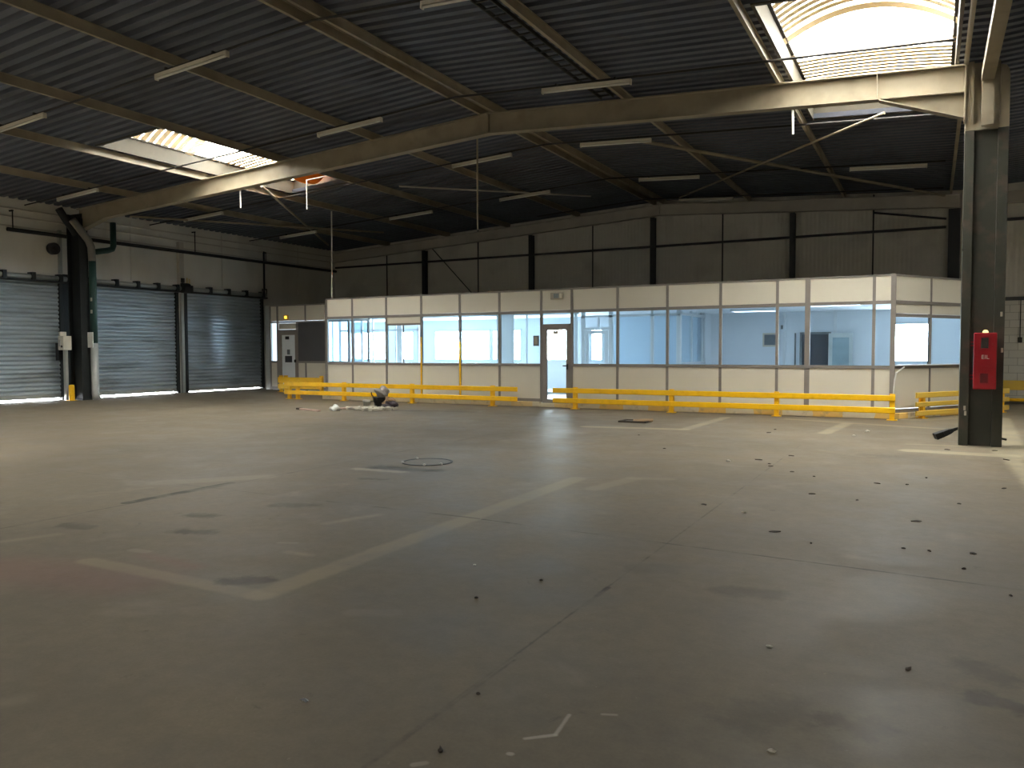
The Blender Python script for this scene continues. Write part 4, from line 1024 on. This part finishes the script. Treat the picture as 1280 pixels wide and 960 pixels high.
tag(MB().tube([(-12.9, 15.62, .03), (-12.5, 15.7, .03), (-12.1, 15.74, .03)], .03, 6).build('batten_offcut', M['plaster']), 'pale batten offcut lying at the front of the rubble', 'batten')
# drain grate and manhole
t = empty('floor_grate', (-5.42, 15.62, 0), 'dark broken floor grate before the right barrier', 'grate')
MB().box(-5.75, -5.15, 15.42, 15.48, 0, .03).box(-5.75, -5.15, 15.82, 15.88, 0, .03).box(-5.75, -5.69, 15.42, 15.88, 0, .03).box(-5.21, -5.15, 15.42, 15.88, 0, .03).build('frame', M['scrap'], t)
q = MB()
for i in range(9): q.box(-5.67+i*.055, -5.64+i*.055, 15.48, 15.82, .0, .018)
q.build('bars', M['iron'], t); MB().obox((-5.3, 15.7, .035), (.2, .05, .01), (-.03, .1, .01), (0, 0, .012)).build('loose_plate', M['brown'], t)
mc = empty('manhole_cover', (-5.97, 8.72, 0), 'round worn manhole cover set in the concrete floor', 'manhole cover')
mb = MB(); n = 40
for r0, r1, z in ((.315, .345, .008),):
    vs = []
    for k in range(n):
        a = 2*PI*k/n
        for r_, zz in ((r0, 0), (r0, z), (r1, z), (r1, 0)): vs.append((-5.97+r_*math.cos(a), 8.72+r_*math.sin(a), zz))
    fs = [(4*k+j, 4*((k+1) % n)+j, 4*((k+1) % n)+(j+1) % 4, 4*k+(j+1) % 4) for k in range(n) for j in range(4)]
    mb.add(vs, fs)
mb.build('ring', M['dark_post'], mc)
MB().lathe([(.312, 0), (.312, .004), (.3, .006), (0.01, .006)], (-5.97, 8.72, 0), 40).build('lid', M['iron'], mc)
for a in (2.6, 3.9, 5.2, 5.9): MB().lathe([(.018, 0), (.018, .018), (.01, .022)], (-5.97+.33*math.cos(a), 8.72+.33*math.sin(a), .004), 10).build('stud', M['rod'], mc)

# scraps
def scrap_mesh(seed, s):
    rnd = random.Random(seed); n = 7; mb = MB(); top = []; 
    for k in range(n):
        a = 2*PI*k/n; r = s*rnd.uniform(.5, 1.1); top.append((r*1.4*math.cos(a), r*.7*math.sin(a), rnd.uniform(.004, .016)))
    bot = [(x*.95, y_*.95, .0005) for x, y_, z in top]
    mb.add(bot+top+[(0, 0, .02)], [tuple(range(n-1, -1, -1))]+[(k, (k+1) % n, n+(k+1) % n, n+k) for k in range(n)]+[(n+k, n+(k+1) % n, 2*n) for k in range(n)])
    return mb
SCR = [(-4.54, 13.21, .04), (-2.58, 14.65, .05), (-2.57, 15.29, .04), (-3.56, 11.56, .03), (-2.05, 10.96, .05), (-1.86, 10.63, .04), (-1.8, 10.42, .04), (-1.72, 11.58, .04), (-1.49, 10.06, .04), (-1.92, 7.53, .045), (-1.12, 6.66, .05), (-1.08, 8.61, .055), (-.51, 9.62, .055), (-.03, 10.3, .03), (-.22, 9.68, .03), (-.63, 8.45, .03), (-.09, 7.64, .05), (.23, 13.37, .07), (.84, 13.53, .05), (.92, 12.47, .05), (.26, 8.7, .03), (-.16, 6.54, .02), (.01, 6.55, .025), (.29, 6.61, .045), (.22, 6.12, .02), (.71, 9.88, .03), (-.8, 6.39, .015), (.45, 5.58, .02), (-.07, 4.06, .022), (-2.22, 4.54, .018), (-2.41, 4.03, .015), (-1.6, 2.41, .02), (-1.72, 2.89, .015), (-1.2, 9.8, .02)]
base = scrap_mesh(1, 1).build('floor_scrap', M['scrap'], origin=(0, 0, 0)); shp = [base.data]
for k in (2, 3):
    q = scrap_mesh(k, 1).build('floor_scrap', M['scrap'], origin=(0, 0, 0)); shp.append(q.data); bpy.data.objects.remove(q)
for i, (x, y_, s) in enumerate(SCR):
    o = base if i == 0 else base.copy()
    if i: COL.objects.link(o)
    o.data = shp[i % 3]
    o.location = (x, y_, .0005); o.rotation_euler = (0, 0, random.uniform(0, 6)); o.scale = (s*.75, s*.75, .6)
    tag(o, 'small dark scrap lying on the bare concrete floor', 'scrap', 'dark scraps on the floor')
WHT = [(-2.34, 2.48, .018), (-.7, 4.04, .016), (-2.38, 10.61, .03), (-2.79, 4.65, .012), (-.5, 2.98, .014), (-1.01, 15.59, .04), (-1.5, 7.3, .022), (-1.17, 14.76, .03)]
for i, (x, y_, s) in enumerate(WHT):
    o = lump('floor_chip', M['scrapl'], (x, y_, s*.3), s, (1.2, .8, .6), .4, 20+i, sub=1)
    tag(o, 'small pale chip lying on the bare concrete floor', 'chip', 'pale chips on the floor')
o = [q for q in COL.objects if q.name.startswith('floor_chip')][0]
o.data.materials.clear(); o.data.materials.append(M['chrome']); o.name = 'foil_scrap'
tag(o, 'shiny scrap of foil low in the picture, nearest the left foreground', 'foil'); del o['group']

# ------------------------------------------------------------------ light: overcast sky outside
W = bpy.data.worlds.new('World'); SC.world = W; W.use_nodes = True
bg = W.node_tree.nodes['Background']; bg.inputs[0].default_value = (.90, .95, 1.0, 1); bg.inputs[1].default_value = 58.
def portal(name, loc, sx, sy, rot):
    l = bpy.data.lights.new(name, 'AREA'); l.shape = 'RECTANGLE'; l.size = sx; l.size_y = sy; l.cycles.is_portal = True
    o = bpy.data.objects.new(name, l); COL.objects.link(o); o.location = loc; o.rotation_euler = rot
for s in SKY+SKY_ADDED:
    xm = (s[0]+s[1])/2; portal('sky_portal', (xm, (s[2]+s[3])/2, zb(xm)+PH+.2), s[1]-s[0], s[3]-s[2], (0, 0, 0))
for a, c in WIN: portal('sky_portal', ((a+c)/2, YB+.1, sum(WZ)/2), c-a, WZ[1]-WZ[0], (-PI/2, 0, 0))

# ------------------------------------------------------------------ camera
F, YAW, PITCH, ROLL = 979.09, .49178568, -.04265477, -.00272105
cam = bpy.data.cameras.new('camera'); co = bpy.data.objects.new('camera', cam); COL.objects.link(co)
cam.sensor_fit = 'HORIZONTAL'; cam.sensor_width = 36; cam.lens = F/1280*36; cam.clip_start = .05; cam.clip_end = 500
fw = Vector((-math.sin(YAW)*math.cos(PITCH), math.cos(YAW)*math.cos(PITCH), math.sin(PITCH)))
rt = Vector((math.cos(YAW), math.sin(YAW), 0)); upv = rt.cross(fw)
r2 = rt*math.cos(ROLL)+upv*math.sin(ROLL); u2 = -rt*math.sin(ROLL)+upv*math.cos(ROLL)
mw = Matrix((r2, u2, -fw)).transposed().to_4x4(); mw.translation = (0, 0, 1.5)
co.matrix_world = mw
SC.camera = co

SC.view_settings.view_transform = 'Standard'; SC.view_settings.look = 'None'; SC.view_settings.gamma = 1
SC.view_settings.use_curve_mapping = False; SC.view_settings.exposure = .25
cy = SC.cycles
cy.max_bounces = 10; cy.diffuse_bounces = 5; cy.glossy_bounces = 4; cy.transmission_bounces = 6; cy.transparent_max_bounces = 24
cy.caustics_reflective = False; cy.caustics_refractive = False; cy.sample_clamp_indirect = 6
cy.use_denoising = True
